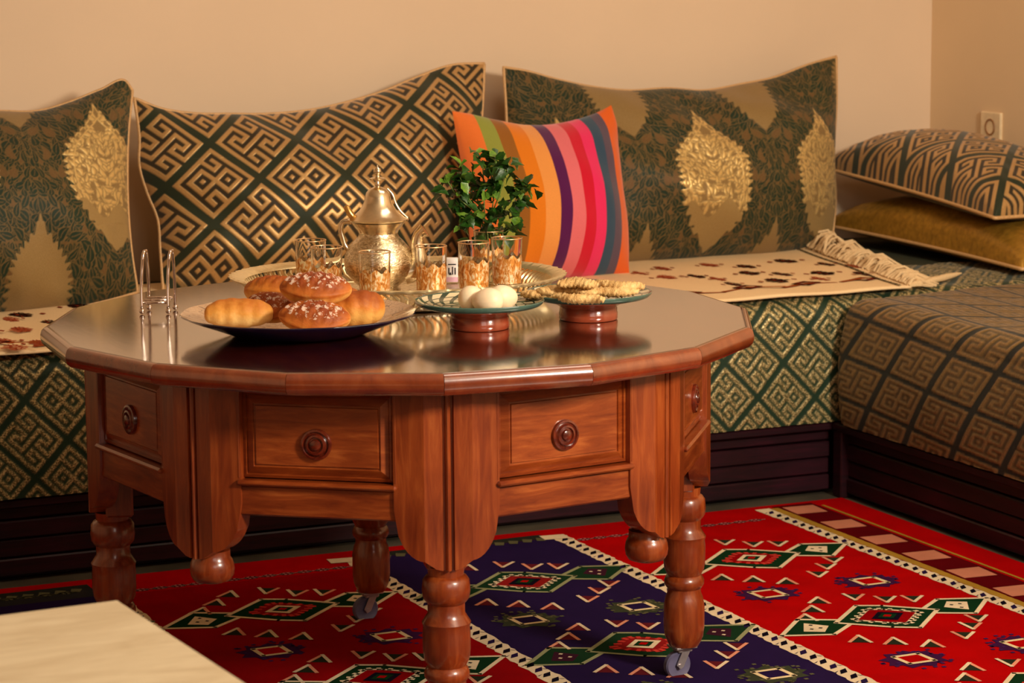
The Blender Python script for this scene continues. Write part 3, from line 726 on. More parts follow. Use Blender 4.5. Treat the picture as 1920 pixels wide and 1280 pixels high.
# edge strips, mitred at each corner
es = MB(); prof = [(0, -.034), (.004, -.0345), (.0095, -.029), (.012, -.021), (.012, -.014), (.0095, -.006), (.005, -.0018), (0, -.0008)]
ap = math.cos(D8/2); vs = []
for sgn in (-1, 1):
    for o_, z_ in prof:
        r = (ri*ap+.0003+o_); vs.append((r, sgn*(r*math.tan(D8/2)-.0004), TZ+z_))
n_ = len(prof); es.add(vs, [(i, n_+i, n_+i+1, i+1)[::-1] for i in range(n_-1)]+[tuple(range(n_)), tuple(range(n_, 2*n_))[::-1], (0, n_-1, 2*n_-1, n_)])
es_me = es.mesh('edge_strip', M['wood_edge'], 40)
for i in range(16): obj('edge_strip', es_me, table, rotz=A_TOP+(i+.5)*D8)
# pilasters
def pilaster():
    path = []   # (t tangential, o outward, zbottom)
    zc = lambda t: .358+.016*(abs(t)/.0385)**2.5
    cen_pts = [(-.0385, 0), (-.02, 0), (-.0095, 0), (-.0080, -.006), (-.0048, -.006), (-.0038, -.001), (-.0014, .0016), (.0014, .0016), (.0038, -.001), (.0048, -.006), (.0080, -.006), (.0095, 0), (.02, 0), (.0385, 0)]
    s22, c22 = math.sin(PI/8), math.cos(PI/8); P = []
    for k in range(7, 0, -1):
        w = .05*k/7; P.append((.553-w*s22, -.0385-w*c22, .374+.082*(1-math.sqrt(max(0, 1-(w/.05)**2)))))
    for t, o_ in cen_pts: P.append((.553+o_, t, zc(t)))
    for k in range(1, 8):
        w = .05*k/7; P.append((.553-w*s22, .0385+w*c22, .374+.082*(1-math.sqrt(max(0, 1-(w/.05)**2)))))
    n = len(P); v = []; zt = .651
    for x, y, zb in P: v += [(x, y, zb), (x, y, zt), (x-.034, y*.93, zb), (x-.034, y*.93, zt)]
    f = []
    for i in range(n-1):
        a, b = 4*i, 4*(i+1); f += [(a, b, b+1, a+1), (a+2, a+3, b+3, b+2), (a, a+2, b+2, b), (a+1, b+1, b+3, a+3)]
    f += [(0, 1, 3, 2), (4*(n-1), 4*(n-1)+2, 4*(n-1)+3, 4*(n-1)+1)]
    return MB().add(v, f).mesh('pilaster', M['wood'], 20)
pil = pilaster()
fin = MB().lathe([(.012, .370), (.030, .366), (.030, .354), (.033, .350), (.0355, .343), (.0365, .334), (.035, .324), (.030, .316), (.018, .312), (.002, .311)], 28, .512, 0).mesh('finial', M['wood'], 40)
def leg_prof():
    z1, z0 = .358, .062; L = .344-.062
    T = [(-.05, .030), (0, .0285), (.008, .033), (.03, .0375), (.09, .039), (.13, .0375), (.15, .034), (.165, .0300), (.22, .0300), (.245, .034), (.275, .0395), (.30, .0375), (.34, .0385), (.43, .0385), (.49, .0365), (.53, .0305),
         (.540, .0335), (.565, .0365), (.59, .0365), (.61, .033), (.62, .0305), (.65, .031), (.68, .0345), (.74, .0375), (.88, .0375), (.94, .035), (.98, .030), (1.0, .027)]
    return [(r, .344-L*t) for t, r in T]
legm = MB().lathe(leg_prof()[::-1], 36, .5145, 0).mesh('leg', M['wood'], 35)
blk = MB().box(.478, .526, -.032, .032, .352, .651, .004).mesh('leg_block', M['wood'], 20)
M['caster_metal'] = simple('caster_metal', lin(176, 168, 172), .35, .7); M['rubber'] = simple('grey_rubber', lin(96, 92, 122), .5, 0)
def caster():
    f = MB(); f.box(.497, .540, -.020, .020, .058, .062, .001)
    f.tube([(.5145, 0, .05), (.5145, 0, .059)], .011, 14)
    for s in (-1, 1):
        f.add([(.508, s*.0105, .054), (.524, s*.0105, .054), (.536, s*.0105, .028), (.530, s*.0105, .020), (.522, s*.0105, .024), (.508, s*.013, .054), (.524, s*.013, .054), (.536, s*.013, .028), (.530, s*.013, .020), (.522, s*.013, .024)],
              [(0, 1, 2, 3, 4), (9, 8, 7, 6, 5)]+[(i, 5+i, 5+(i+1) % 5, (i+1) % 5) for i in range(5)])
    f.box(.503, .532, -.013, .013, .050, .058, .002)
    f.tube([(.529, -.015, .026), (.529, .015, .026)], .0045, 10)
    w = MB(); n = 28; prof = [(.010, -.007), (.019, -.007), (.023, -.0085), (.0255, -.005), (.0255, .005), (.023, .0085), (.019, .007), (.010, .007)]
    v = [(.529+r*math.cos(2*PI*k/n), y, .026+r*math.sin(2*PI*k/n)) for r, y in prof for k in range(n)]; m_ = len(prof)
    w.add(v, [(i*n+k, i*n+(k+1) % n, (i+1)*n+(k+1) % n, (i+1)*n+k) for i in range(m_-1) for k in range(n)]+[tuple(range(n)), tuple(range((m_-1)*n, m_*n))[::-1]])
    return f.mesh('caster_fork', M['caster_metal'], 30), w.mesh('caster_wheel', M['rubber'], 30)
cf, cw_ = caster()
for k in range(0, 16, 2):
    a = A_AP+k*D8; p = obj('pilaster', pil, table, rotz=a)
    if k % 4 == 0:
        l_ = obj('leg', legm, table, rotz=a); obj('leg_block', blk, l_)
        yaw = -.424+PI+.45-a
        q = Matrix.Translation((.5145, 0, 0)) @ Matrix.Rotation(yaw, 4, 'Z') @ Matrix.Translation((-.5145, 0, 0))
        for nm, me in (('caster_fork', cf), ('caster_wheel', cw_)):
            c = obj(nm, me, l_); c.matrix_local = q
    else: obj('finial', fin, p)
# apron faces
AP = .5256
rail = MB().box(AP-.026, AP-.004, -.136, .136, .436, .486, .003).mesh('lower_rail', M['wood_h'], 20)
uprail = MB().box(AP-.030, AP-.012, -.136, .136, .640, .651).mesh('upper_rail', M['wood_h'], 20)
bead = MB().box(AP-.022, AP+.008, -.132, .132, .4865, .4955, .0035).mesh('bead_moulding', M['wood_h'], 30)
sb = [MB().box(AP-.022, AP+.0005, s*.129-.0035, s*.129+.0035, .496, .640, .0025).mesh('side_bead', M['wood'], 30) for s in (-1, 1)]
def drawer():
    h, z0, z1 = .1235, .498, .638; rings = [(0, AP-.020), (0, AP-.010), (.005, AP-.008), (.006, AP-.0115), (.0185, AP-.004), (.0195, AP-.0065), (.022, AP-.0065), (.023, AP-.004)]
    v = []
    for i, o_ in rings:
        v += [(o_, -h+i, z0+i), (o_, h-i, z0+i), (o_, h-i, z1-i), (o_, -h+i, z1-i)]
    f = [(4*r+k, 4*r+(k+1) % 4, 4*r+4+(k+1) % 4, 4*r+4+k) for r in range(len(rings)-1) for k in range(4)]
    f.append(tuple(range(4*len(rings)-4, 4*len(rings)))); f.append((3, 2, 1, 0))
    return MB().add(v, f).mesh('drawer', M['wood_h'])
drw = drawer()
def knob():
    n = 32; prof = [(.025, -.004), (.0255, .003), (.0245, .0055), (.0215, .0062), (.0195, .0035), (.0175, .0045), (.0160, .0075), (.0130, .0082), (.0115, .005), (.0095, .0055), (.0080, .0092), (.0040, .0108), (.0008, .011)]
    v = [(AP-.004+d, r*math.cos(2*PI*k/n), .556+r*math.sin(2*PI*k/n)) for r, d in prof for k in range(n)]; m_ = len(prof)
    return MB().add(v, [(i*n+k, i*n+(k+1) % n, (i+1)*n+(k+1) % n, (i+1)*n+k) for i in range(m_-1) for k in range(n)]+[tuple(range((m_-1)*n, m_*n))]).mesh('knob', M['knobwood'], 40)
M['knobwood'] = wood('dark_knob', lin(64, 16, 8), lin(104, 34, 16), lin(130, 52, 26), (6, 6, 6), .25, .8, .1)
kn = knob()
for k in range(1, 16, 2):
    a = A_AP+k*D8
    obj('lower_rail', rail, table, rotz=a); obj('upper_rail', uprail, table, rotz=a); obj('bead_moulding', bead, table, rotz=a)
    for s in sb: obj('side_bead', s, table, rotz=a)
    d_ = obj('drawer', drw, table, rotz=a); obj('knob', kn, d_)
car = MB(); R2 = (AP-.034)/math.cos(PI/8)
for a_, b_ in ((R2, .645), ): pass
oc = [(math.cos(A_AP+i*PI/4), math.sin(A_AP+i*PI/4)) for i in range(8)]; r0, r1 = R2-.01, R2-.03
car.add([(c*r0, s*r0, .445) for c, s in oc]+[(c*r0, s*r0, .650) for c, s in oc]+[(c*r1, s*r1, .445) for c, s in oc]+[(c*r1, s*r1, .650) for c, s in oc],
        [f for i in range(8) for f in ((i, (i+1) % 8, 8+(i+1) % 8, 8+i), (16+i, 24+i, 24+(i+1) % 8, 16+(i+1) % 8), (i, 16+i, 16+(i+1) % 8, (i+1) % 8), (8+i, 8+(i+1) % 8, 24+(i+1) % 8, 24+i))])
obj('apron_core', car.mesh('apron_core', M['knobwood']), table)

# ------------------------------------------------------------------ tray
TZ2 = TZ+.0006
M['silver'] = simple('warm_silver', lin(240, 222, 190), .22, 1, 60, .1)
def silver_engraved():
    t = NT('engraved_silver'); v = t.coord((1, 1, 2.2)); a = t.noise(v, 120, 3, .6, 1.2); t.set(col=t.ramp(a, [(.3, lin(176, 152, 112)), (.6, lin(250, 236, 206))]), metal=1, rough=.27)
    t.bump(a, .6, .002); return t.m
M['engraved'] = silver_engraved()
M['tray'] = simple('brass_silver_tray', lin(246, 226, 178), .33, .8, 90, .1)
TRC = (at(746, 513, TZ+.045)); trc = (TRC[0], TRC[1], TZ2); yaw = math.atan2(Rv[1], Rv[0])
tray = empty('serving_tray', trc, yaw); tag(tray, 'oval silver tray with a pierced scalloped gallery holding the tea things', 'tray')
ax, ay = .310, .250
ell = lambda a, f, z: (ax*f*math.cos(a), ay*f*math.sin(a), z)
tf = MB(); n = 72
tf.add([ell(2*PI*k/n, .84, .004) for k in range(n)]+[ell(2*PI*k/n, .84, .0075) for k in range(n)]+[ell(2*PI*k/n, .80, .0055) for k in range(n)],
       [tuple(range(n))[::-1]]+[(i, (i+1) % n, n+(i+1) % n, n+i) for i in range(n)]+[(n+i, n+(i+1) % n, 2*n+(i+1) % n, 2*n+i) for i in range(n)]+[tuple(range(2*n, 3*n))])
obj('tray_floor', tf.mesh('tray_floor', M['engraved'], 40), tray)
fr = MB(); fr.tube([ell(2*PI*k/n, .80, .004) for k in range(n)], .0038, 6, True); obj('foot_ring', fr.mesh('foot_ring', M['tray'], 180), tray)
gl = MB(); N = 116
for k in range(N):
    a = 2*PI*k/N; b = a+.035; pts = []
    for s in (0, .33, .66, 1): pts.append(ell(a+(b-a)*math.sin(s*PI)*1.3, .845+.10*s, .007+.031*s))
    gl.tube(pts, [.0022, .0030, .0030, .0022], 5)
g_ = obj('pierced_gallery', gl.mesh('pierced_gallery', M['tray'], 60), tray); g_['kind'] = 'stuff'
rm = MB(); n = 232; vs = []; prof = [(.915, .036), (.925, .0395), (.990, .0460), (1.006, .0440), (1.0, .0405), (.96, .0375)]
for f_, z_ in prof:
    for k in range(n):
        a = 2*PI*k/n; sc = (1+.008*math.cos(a*58)) if f_ > .99 else 1; vs.append(ell(a, f_*sc, z_+(.0012*math.cos(a*58) if f_ > .99 else 0)))
rm.add(vs, [(i*n+k, ((i+1) % 6)*n+k, ((i+1) % 6)*n+(k+1) % n, i*n+(k+1) % n) for i in range(6) for k in range(n)])
obj('rim', rm.mesh('rim', M['tray'], 50), tray)
TF = TZ2+.0085     # tray floor height

# ------------------------------------------------------------------ teapot
tp = at(711, 546, TF); teapot = empty('teapot', (tp[0], tp[1], TF), yaw); tag(teapot, 'engraved silver teapot with a tall domed lid on the tray', 'teapot')
bp = [(.030, 0), (.040, .001), (.042, .006), (.036, .010), (.046, .018), (.058, .032), (.0645, .050), (.064, .066), (.057, .082), (.046, .095), (.038, .103), (.0355, .110), (.037, .113)]
obj('body', MB().lathe(bp, 48).mesh('body', M['engraved'], 50), teapot)
obj('collar', MB().lathe([(.0365, .110), (.038, .115), (.044, .121), (.047, .126), (.050, .130), (.044, .131)], 48).mesh('collar', M['silver'], 60), teapot)
lid = obj('lid', MB().lathe([(.050, .1305), (.0565, .133), (.057, .1355), (.050, .139), (.045, .143), (.039, .148), (.034, .153), (.0295, .160), (.026, .168), (.024, .177), (.0215, .185), (.016, .191), (.008, .195), (.004, .196)], 48).mesh('lid', M['silver'], 50), teapot)
obj('finial', MB().lathe([(.004, .195), (.0055, .199), (.004, .204), (.0035, .207), (.014, .2085), (.0155, .211), (.012, .2125), (.005, .214), (.004, .217), (.0065, .220), (.0078, .2245), (.006, .229), (.002, .232), (.0008, .236)], 24).mesh('finial', M['silver'], 50), lid)
sp = [(.048, 0, .034), (.066, 0, .040), (.074, 0, .055), (.073, 0, .075), (.072, 0, .092), (.076, 0, .106), (.086, 0, .114)]
obj('spout', MB().tube(catmull(sp, 16), list(np.interp(np.linspace(0, 1, 16), [0, .25, .5, .75, .92, 1], [.022, .019, .015, .0115, .011, .0145])), 18).mesh('spout', M['silver'], 60), teapot)
hp = [(-.050, 0, .131), (-.066, 0, .130), (-.070, 0, .118), (-.067, 0, .102), (-.062, 0, .086), (-.056, 0, .078)]
obj('handle', MB().tube(catmull(hp, 18), .0052, 10).mesh('handle', M['silver'], 60), teapot)
obj('thumb_piece', MB().tube([(-.044, 0, .136), (-.052, 0, .146), (-.058, 0, .157), (-.060, 0, .161)], [.006, .0065, .006, .003], 10).mesh('thumb_piece', simple('gold_tip', lin(216, 168, 96), .3, .9), 60), lid)
obj('lid_brace', MB().tube(catmull([(.018, .004, .192), (.027, .004, .182), (.033, .004, .165), (.042, .004, .150), (.055, .004, .137)], 14), .0022, 6).mesh('lid_brace', M['silver'], 60), lid)

# ------------------------------------------------------------------ glasses
t = NT('clear_glass'); t.set(col=(1, .985, .96, 1), rough=.02, trans=1.0, ior=1.3); M['glass'] = t.m
def gold_deco():
    t = NT('gold_glass_deco'); v = t.coord((1, 1, .45), rot=(0, .5, .3)); a = t.noise(v, 170, 3, .6, 1.0)
    t.set(col=t.ramp(a, [(.35, lin(196, 118, 46)), (.5, lin(232, 164, 82)), (.62, lin(255, 240, 204))]), metal=.55, rough=.35)
    t.set(alpha=t.ramp(a, [(.30, (.66, .66, .66, 1)), (.42, (.96, .96, .96, 1))])); t.bump(a, .5, .001); return t.m
M['deco'] = gold_deco(); M['goldrim'] = simple('gold_rim', lin(236, 196, 150), .3, .8)
gm = MB().lathe([(.0255, 0), (.0265, .002), (.0268, .010), (.0295, .088), (.0297, .0885), (.0283, .0888), (.0280, .088), (.0253, .012), (.024, .006), (.001, .005)], 40).mesh('bowl', M['glass'], 60)
dm = MB(); n = 48
vs = []
for z_ in (.004, .03, .045, .055):
    for k in range(n):
        zz = z_+(.004*math.sin(k*2*PI/n*8)*(1 if z_ > .05 else 0)); vs.append(((.0270+.0027*zz/.088)*math.cos(2*PI*k/n), (.0270+.0027*zz/.088)*math.sin(2*PI*k/n), zz))
dm.add(vs, [(i*n+k, i*n+(k+1) % n, (i+1)*n+(k+1) % n, (i+1)*n+k) for i in range(3) for k in range(n)]); dme = dm.mesh('gold_band', M['deco'], 60)
rme = MB().tube([(.0291*math.cos(2*PI*k/40), .0291*math.sin(2*PI*k/40), .0888) for k in range(40)], .0011, 6, True).mesh('gold_rim', M['goldrim'], 180)
gls = [(582, 450, 'gold-rimmed tea glass at the left end of the tray, behind its neighbour'), (612, 463, 'gold-rimmed tea glass second from the left, nearer the pastries'),
       (702, 472, 'tea glass standing directly in front of the silver teapot'), (808, 461, 'gold-rimmed tea glass just right of the teapot spout'),
       (888, 454, 'gold-rimmed tea glass second from the right end of the tray'), (950, 446, 'gold-rimmed tea glass at the right end of the tray'),
       (916, 432, 'tea glass at the back of the tray holding the mint sprigs')]
gpos = []
for x, y, lab in gls:
    p = at(x, y, TF+.0888); gpos.append(p)
    o = empty('tea_glass', (p[0], p[1], TF)); tag(o, lab, 'glass', 'tea glasses on the tray')
    b = obj('bowl', gm, o); obj('gold_band', dme, o, rotz=random.uniform(0, 6)); obj('gold_rim', rme, o)

# small white box on the tray
p = at(848, 528, TF); bx = empty('small_box', (p[0], p[1]+.0, TF), yaw); tag(bx, 'small white box with dark marks between two tea glasses', 'box')
obj('carton', MB().box(-.011, .011, -.009, .009, 0, .046, .001).mesh('carton', simple('white_card', lin(246, 240, 240), .5), 20), bx)
mk = MB()
for x_, z0_, z1_ in ((-.006, .016, .028), (-.003, .015, .019), (.001, .015, .030), (.006, .015, .028)): mk.box(x_-.0011, x_+.0011, -.0096, -.0089, z0_, z1_)
mk.box(-.0075, .0075, -.0096, -.0089, .0335, .0355); mk.box(-.006, -.001, -.0096, -.0089, .0145, .0165)
obj('printed_marks', mk.mesh('printed_marks', simple('black_ink', lin(30, 26, 40), .5)), bx)
obj('pink_band', MB().box(-.0112, .0112, -.0093, -.0088, .001, .010).mesh('pink_band', simple('pink_ink', lin(222, 176, 200), .5)), bx)

# ------------------------------------------------------------------ mint
def leaf_mesh(i):
    r = random.Random(i); L, w = r.uniform(.019, .026), r.uniform(.0075, .0105); v = []; nS = 6; f = []
    for k in range(nS+1):
        t = k/nS; hw = w*math.sin(PI*min(.985, max(.02, t))**.8)*(1+.12*(-1)**k); z = -.006*t*t*(2 if i % 2 else .6)
        v += [(L*t, -hw, z+.003*hw/w), (L*t, 0, z-.0008), (L*t, hw, z+.003*hw/w)]
    for k in range(nS):
        a = 3*k; f += [(a, a+3, a+4, a+1), (a+1, a+4, a+5, a+2)]
    return MB().add(v, f).mesh('leaf', M['leaf'] if i % 4 else M['leaf2'], 180)
def leafmat(name, c1, c2):
    t = NT(name); v = t.coord(); nz = t.noise(v, 90, 3); t.set(col=t.ramp(nz, [(.3, c1), (.7, c2)]), rough=.38, spec=.5, sss=.05)
    t.bump(t.noise(v, 260, 3), .4, .002); return t.m
M['leaf'] = leafmat('mint_leaf', lin(16, 46, 10), lin(44, 88, 20)); M['leaf2'] = leafmat('young_mint_leaf', lin(60, 104, 24), lin(112, 146, 46))
variants = [leaf_mesh(i) for i in range(8)]
mp = gpos[6]; mint = empty('mint_bunch', (mp[0], mp[1], TF+.02)); tag(mint, 'bunch of fresh green mint standing behind the tea glasses', 'herb')
stm = simple('mint_stem', lin(110, 140, 60), .5)
R3 = np.array([Rv[0], Rv[1], 0]); R3 /= np.linalg.norm(R3); H3 = Hd
def mpt(x, y, dpt=0): q = at_plane(x, y, np.array([mp[0], mp[1], 0])+H3*dpt, -H3); return q-np.array([mp[0], mp[1], TF+.02])
tips = [(838, 338), (862, 330), (850, 375), (872, 395), (905, 300), (930, 302), (948, 318), (968, 352), (985, 356), (975, 375), (952, 385), (915, 345), (890, 350), (895, 400), (925, 405), (945, 415), (880, 425), (910, 432), (958, 428), (930, 340), (900, 375), (865, 350), (885, 318)]
rr = random.Random(3)
for i, (x, y) in enumerate(tips):
    dp = rr.uniform(-.04, .04); tip = mpt(x, y, dp); root = np.array([rr.uniform(-.01, .01), rr.uniform(-.01, .01), 0]); mid = root*.4+tip*.5+np.array([0, 0, .02])
    if i % 3 == 0 or i < 6: obj('stem', MB().tube(catmull([root, np.array([root[0], root[1], .075]), mid*.5+tip*.5, tip], 9), .0013, 5).mesh('stem', stm, 180), mint)
    for k in range(13):
        l_ = obj('leaf', variants[rr.randrange(8)], mint, loc=tip+np.array([rr.gauss(0, .010), rr.gauss(0, .010), rr.gauss(0, .012)]))
        l_.rotation_euler = (rr.uniform(-.9, .9), rr.uniform(-.9, 1.0), rr.uniform(0, 6.28)); s = rr.uniform(.8, 1.3); l_.scale = (s, s, s)

# ------------------------------------------------------------------ plates
def place(x, y, z): return at(x, y, z)
pz = place(560, 586, TZ+.036)
pl = empty('plate', (pz[0], pz[1], TZ2)); tag(pl, 'wide dark blue scalloped plate with a beige inside, heaped with pastries', 'plate')
sc = lambda a, r: 1+(.014*abs(math.sin(a*7)) if r > .15 else 0)
obj('dish', MB().lathe([(.085, 0), (.110, .0012), (.118, .004), (.150, .016), (.180, .0275), (.196, .0345), (.1975, .0365), (.196, .0375)], 96, cap=False, scal=sc).add([(0, 0, .0)]+[(.085*math.cos(2*PI*k/96), .085*math.sin(2*PI*k/96), 0) for k in range(96)], [(0, 1+(k+1) % 96, 1+k) for k in range(96)]).mesh('dish', simple('navy_glaze', lin(22, 14, 44), .15, 0, 30, .2, coat=.8), 50), pl)
def beige_glaze():
    t = NT('beige_glaze'); v = t.coord(); a = t.noise(v, 60, 4, .6, 1.5); t.set(col=t.ramp(a, [(.4, lin(178, 140, 106)), (.55, lin(206, 170, 134)), (.62, lin(120, 90, 76))]), rough=.25, coat=.6); return t.m
obj('inner_glaze', MB().lathe([(.196, .0377), (.180, .031), (.150, .0195), (.118, .008), (.09, .0055), (.001, .005)], 96, cap=False, scal=sc).mesh('inner_glaze', beige_glaze(), 50), pl)
# footed ceramic plates
def ceramic():
    t = NT('painted_ceramic'); c = t.n('ShaderNodeTexCoord'); sx = t.n('ShaderNodeSeparateXYZ'); t.l(c.outputs['Object'], sx.inputs[0])
    x, y = sx.outputs[0], sx.outputs[1]; ang = t.math('ARCTAN2', y, x); r = t.math('SQRT', t.math('ADD', t.math('MULTIPLY', x, x), t.math('MULTIPLY', y, y)))
    sp1 = t.math('SINE', t.math('ADD', t.math('MULTIPLY', ang, 18), t.math('MULTIPLY', r, 260))); sp2 = t.math('SINE', t.math('SUBTRACT', t.math('MULTIPLY', ang, 12), t.math('MULTIPLY', r, 300)))
    ring = t.math('SINE', t.math('MULTIPLY', r, 420)); outer = t.math('GREATER_THAN', r, .062)
    p1 = t.math('GREATER_THAN', sp1, .35); p2 = t.math('GREATER_THAN', sp2, .25); p3 = t.math('GREATER_THAN', ring, .82)
    pat = t.math('MAXIMUM', t.math('ADD', t.math('MULTIPLY', p1, outer), t.math('MULTIPLY', p2, t.math('SUBTRACT', 1.0, outer))), p3)
    t.set(col=t.mix(pat, lin(222, 206, 168), lin(36, 66, 56)), rough=.2, coat=.6); return t.m
M['ceramic'] = ceramic(); M['terra'] = simple('red_glaze', lin(150, 66, 40), .22, 0, 20, .2, coat=.7); M['teal'] = simple('teal_rim', lin(66, 98, 88), .2, 0, 40, .15, coat=.7)
foot = MB().lathe([(.050, 0), (.0515, .002), (.0515, .012), (.0505, .014), (.0505, .020), (.049, .022), (.060, .029), (.080, .0335), (.100, .038), (.102, .040)], 64, cap=False).mesh('foot', M['terra'], 40)
rimm = MB().lathe([(.100, .0378), (.106, .0400), (.1105, .0445), (.1115, .0475), (.110, .049), (.107, .0475)], 64, cap=False).mesh('rim', M['teal'], 60)
inn = MB().lathe([(.108, .0482), (.100, .0440), (.085, .0400), (.065, .0370), (.04, .0355), (.001, .035)], 64, cap=False).mesh('painted_inside', M['ceramic'], 60)
PL = {}
for nm, x, y, lab in (('egg', 899, 567, 'small footed ceramic plate with a teal rim and painted swirls holding three eggs'), ('cookie', 1103, 551, 'footed ceramic plate with a teal rim holding the pale biscuits')):
    q = place(x, y, TZ+.044); e = empty('footed_plate', (q[0], q[1], TZ2), .4 if nm == 'egg' else 1.3); tag(e, lab, 'plate')
    obj('foot', foot, e); obj('rim', rimm, e); obj('painted_inside', inn, e); PL[nm] = q

# ------------------------------------------------------------------ food
def blob(name, mat, fn, nu=48, nv=28):
    th = np.linspace(0, 2*PI, nu); ph = np.linspace(-PI/2, PI/2, nv); T_, P_ = np.meshgrid(th, ph)
    return grid_mesh(name, np.stack(fn(T_, P_), -1), mat)
def eggm(T_, P_):
    x = np.sin(P_); r = np.cos(P_)*.0215*(1-.13*x); return x*.0275, r*np.cos(T_), r*np.sin(T_)
em = blob('egg', simple('egg_shell', lin(246, 222, 188), .45, 0, 60, .03, sss=.15), eggm)
for (x, y, a, lab) in ((884, 560, .9, 'white egg at the left of the three on the footed plate'), (914, 565, 2.4, 'egg lying at the front centre of the three on the footed plate'), (944, 559, .3, 'white egg at the right of the three on the footed plate')):
    q = at(x, y, TZ+.0575); o = obj('egg', em, loc=(q[0], q[1], TZ+.0585)); o.rotation_euler = (0, .08, a); tag(o, lab, 'egg', 'eggs on the footed plate')
def bread_mat(name, dark, mid, pale, sugar=0):
    t = NT(name); c = t.n('ShaderNodeTexCoord'); sx = t.n('ShaderNodeSeparateXYZ'); t.l(c.outputs['Object'], sx.inputs[0])
    nz = t.noise(c.outputs['Object'], 45, 4); h = t.math('ADD', t.math('MULTIPLY', sx.outputs[2], 26), t.math('MULTIPLY', nz, .9))
    col = t.ramp(h, [(.15, pale), (.55, mid), (1.0, dark)])
    if sugar:
        s = t.noise(c.outputs['Object'], 130, 4, .7); up = t.math('MULTIPLY', t.math('GREATER_THAN', s, .55), t.math('GREATER_THAN', sx.outputs[2], .013)); col = t.mix(t.math('MULTIPLY', up, .6), col, lin(246, 226, 206))
    t.set(col=col, rough=.55, spec=.3, sss=.05); t.bump(t.noise(c.outputs['Object'], 90, 4), .5, .003); return t.m
Md, Mm, Mp = lin(150, 72, 20), lin(206, 126, 46), lin(234, 180, 96)
bm1 = bread_mat('bun_crust', Md, Mm, Mp); bm2 = bread_mat('sugared_crust', lin(136, 58, 20), lin(190, 106, 40), Mp, 1); bm3 = bread_mat('pale_crust', lin(190, 110, 36), lin(226, 160, 74), lin(244, 204, 130))
def croissant(L, R_, seg, curve, flat=.8):
    def f(T_, P_):
        s = np.sin(P_); r = R_*np.cos(P_)**.7*(1+.07*np.abs(np.sin(s*seg*PI/2))-.03)*(1+.03*np.sin(3*T_+s*5)); x = s*L
        return x, r*np.cos(T_)+curve*(x/L)**2, r*flat*np.sin(T_)+R_*flat*.0
    return f
def oval(L, Wd, Ht):
    def f(T_, P_):
        s = np.sin(P_); c = np.cos(P_); lip = 1+.12*np.exp(-((np.sin(T_)-.25)/.16)**2); tp_ = np.clip(np.sin(T_), 0, 1)
        return s*L, c**1.1*Wd*np.cos(T_)*lip*(1-.12*s*s), c**1.0*Ht*np.sin(T_)*(1+.10*np.sin(s*22+T_*5)*tp_)-.10*Ht*np.exp(-((np.abs(np.cos(T_))-.75)/.12)**2)*(np.sin(T_) > 0)
    return f
past = [('pastry', 448, 586, .056, croissant(.052, .027, 5, -.008), -.35, .06, bm3, 'plump pale croissant at the left end of the dark plate'),
        ('pastry', 508, 576, .060, oval(.050, .028, .020), -1.15, .55, bm2, 'sugar-dusted oval pastry tilted beside the left croissant'),
        ('pastry', 590, 594, .056, oval(.055, .034, .021), -.5, .5, bm2, 'sugar-dusted oval pastry at the front centre of the dark plate'),
        ('pastry', 668, 578, .058, croissant(.044, .029, 4, 0, .95), -.2, -.03, bm1, 'thick rolled pastry at the right end of the dark plate'),
        ('pastry', 592, 541, .097, oval(.055, .034, .023), -.45, .35, bm2, 'golden brown pastry on top of the heap'),
        ('pastry', 515, 546, .066, oval(.050, .030, .024), -.6, 0, bm1, 'golden bun at the back left of the heap'),
        ('pastry', 640, 565, .052, croissant(.050, .026, 4, .01), .6, 0, bm1, 'golden bun at the back right under the topmost pastry')]
for nm, x, y, h, fn, a, tl, mt, lab in past:
    q = at(x, y, TZ+h-.012); o = obj(nm, blob(nm, mt, fn, 56, 40), loc=tuple(q)); o.scale = (1.1, 1.1, 1.12); o.rotation_euler = (tl, .12*tl, a); tag(o, lab, 'pastry', 'pastries on the dark plate')
M['cookie'] = None
def cookie_mat():
    t = NT('sesame_biscuit'); v = t.coord(); a = t.noise(v, 70, 4); b = t.noise(v, 320, 3); col = t.ramp(a, [(.3, lin(186, 140, 78)), (.6, lin(228, 188, 124)), (.8, lin(236, 206, 150))])
    t.set(col=col, rough=.7); t.bump(b, .8, .003); return t.m
cm = cookie_mat()
def cookie(L, Wd, Ht, ph0):
    def f(T_, P_):
        s = np.sin(P_); c = np.cos(P_); rib = 1+.10*np.sin(s*26+T_*2+ph0); return s*L, c**.6*Wd*np.cos(T_)*rib+.006*np.sin(s*4+ph0), c**.6*Ht*np.sin(T_)*rib+.001*np.sin(s*40)
    return f
cks = [(1022, 552, .052, .044, .020, -.25, 'flat biscuit at the far left of the biscuit plate'), (1040, 545, .058, .036, .018, .5, 'flat biscuit at the back left of the biscuit plate'),
       (1082, 531, .074, .034, .022, -.2, 'rounded biscuit on top of the biscuit heap'), (1078, 545, .060, .042, .016, -.35, 'long biscuit under the topmost one'),
       (1150, 547, .058, .046, .019, .1, 'long biscuit at the right front of the biscuit plate'), (1168, 536, .066, .038, .018, -.1, 'biscuit leaning on the right-hand ones'),
       (1090, 560, .052, .042, .014, -.3, 'biscuit at the front edge of the biscuit plate'), (1128, 535, .062, .034, .014, 1.0, 'narrow biscuit at the back centre of the plate')]
for i, (x, y, h, L, Wd, a, lab) in enumerate(cks):
    q = at(x, y, TZ+h); o = obj('biscuit', blob('biscuit', cm, cookie(L, Wd, .0085, i), 36, 40), loc=tuple(q)); o.rotation_euler = (.08*(i % 3-1), .06*(i % 2), a-.4); tag(o, lab, 'biscuit', 'biscuits on the footed plate')

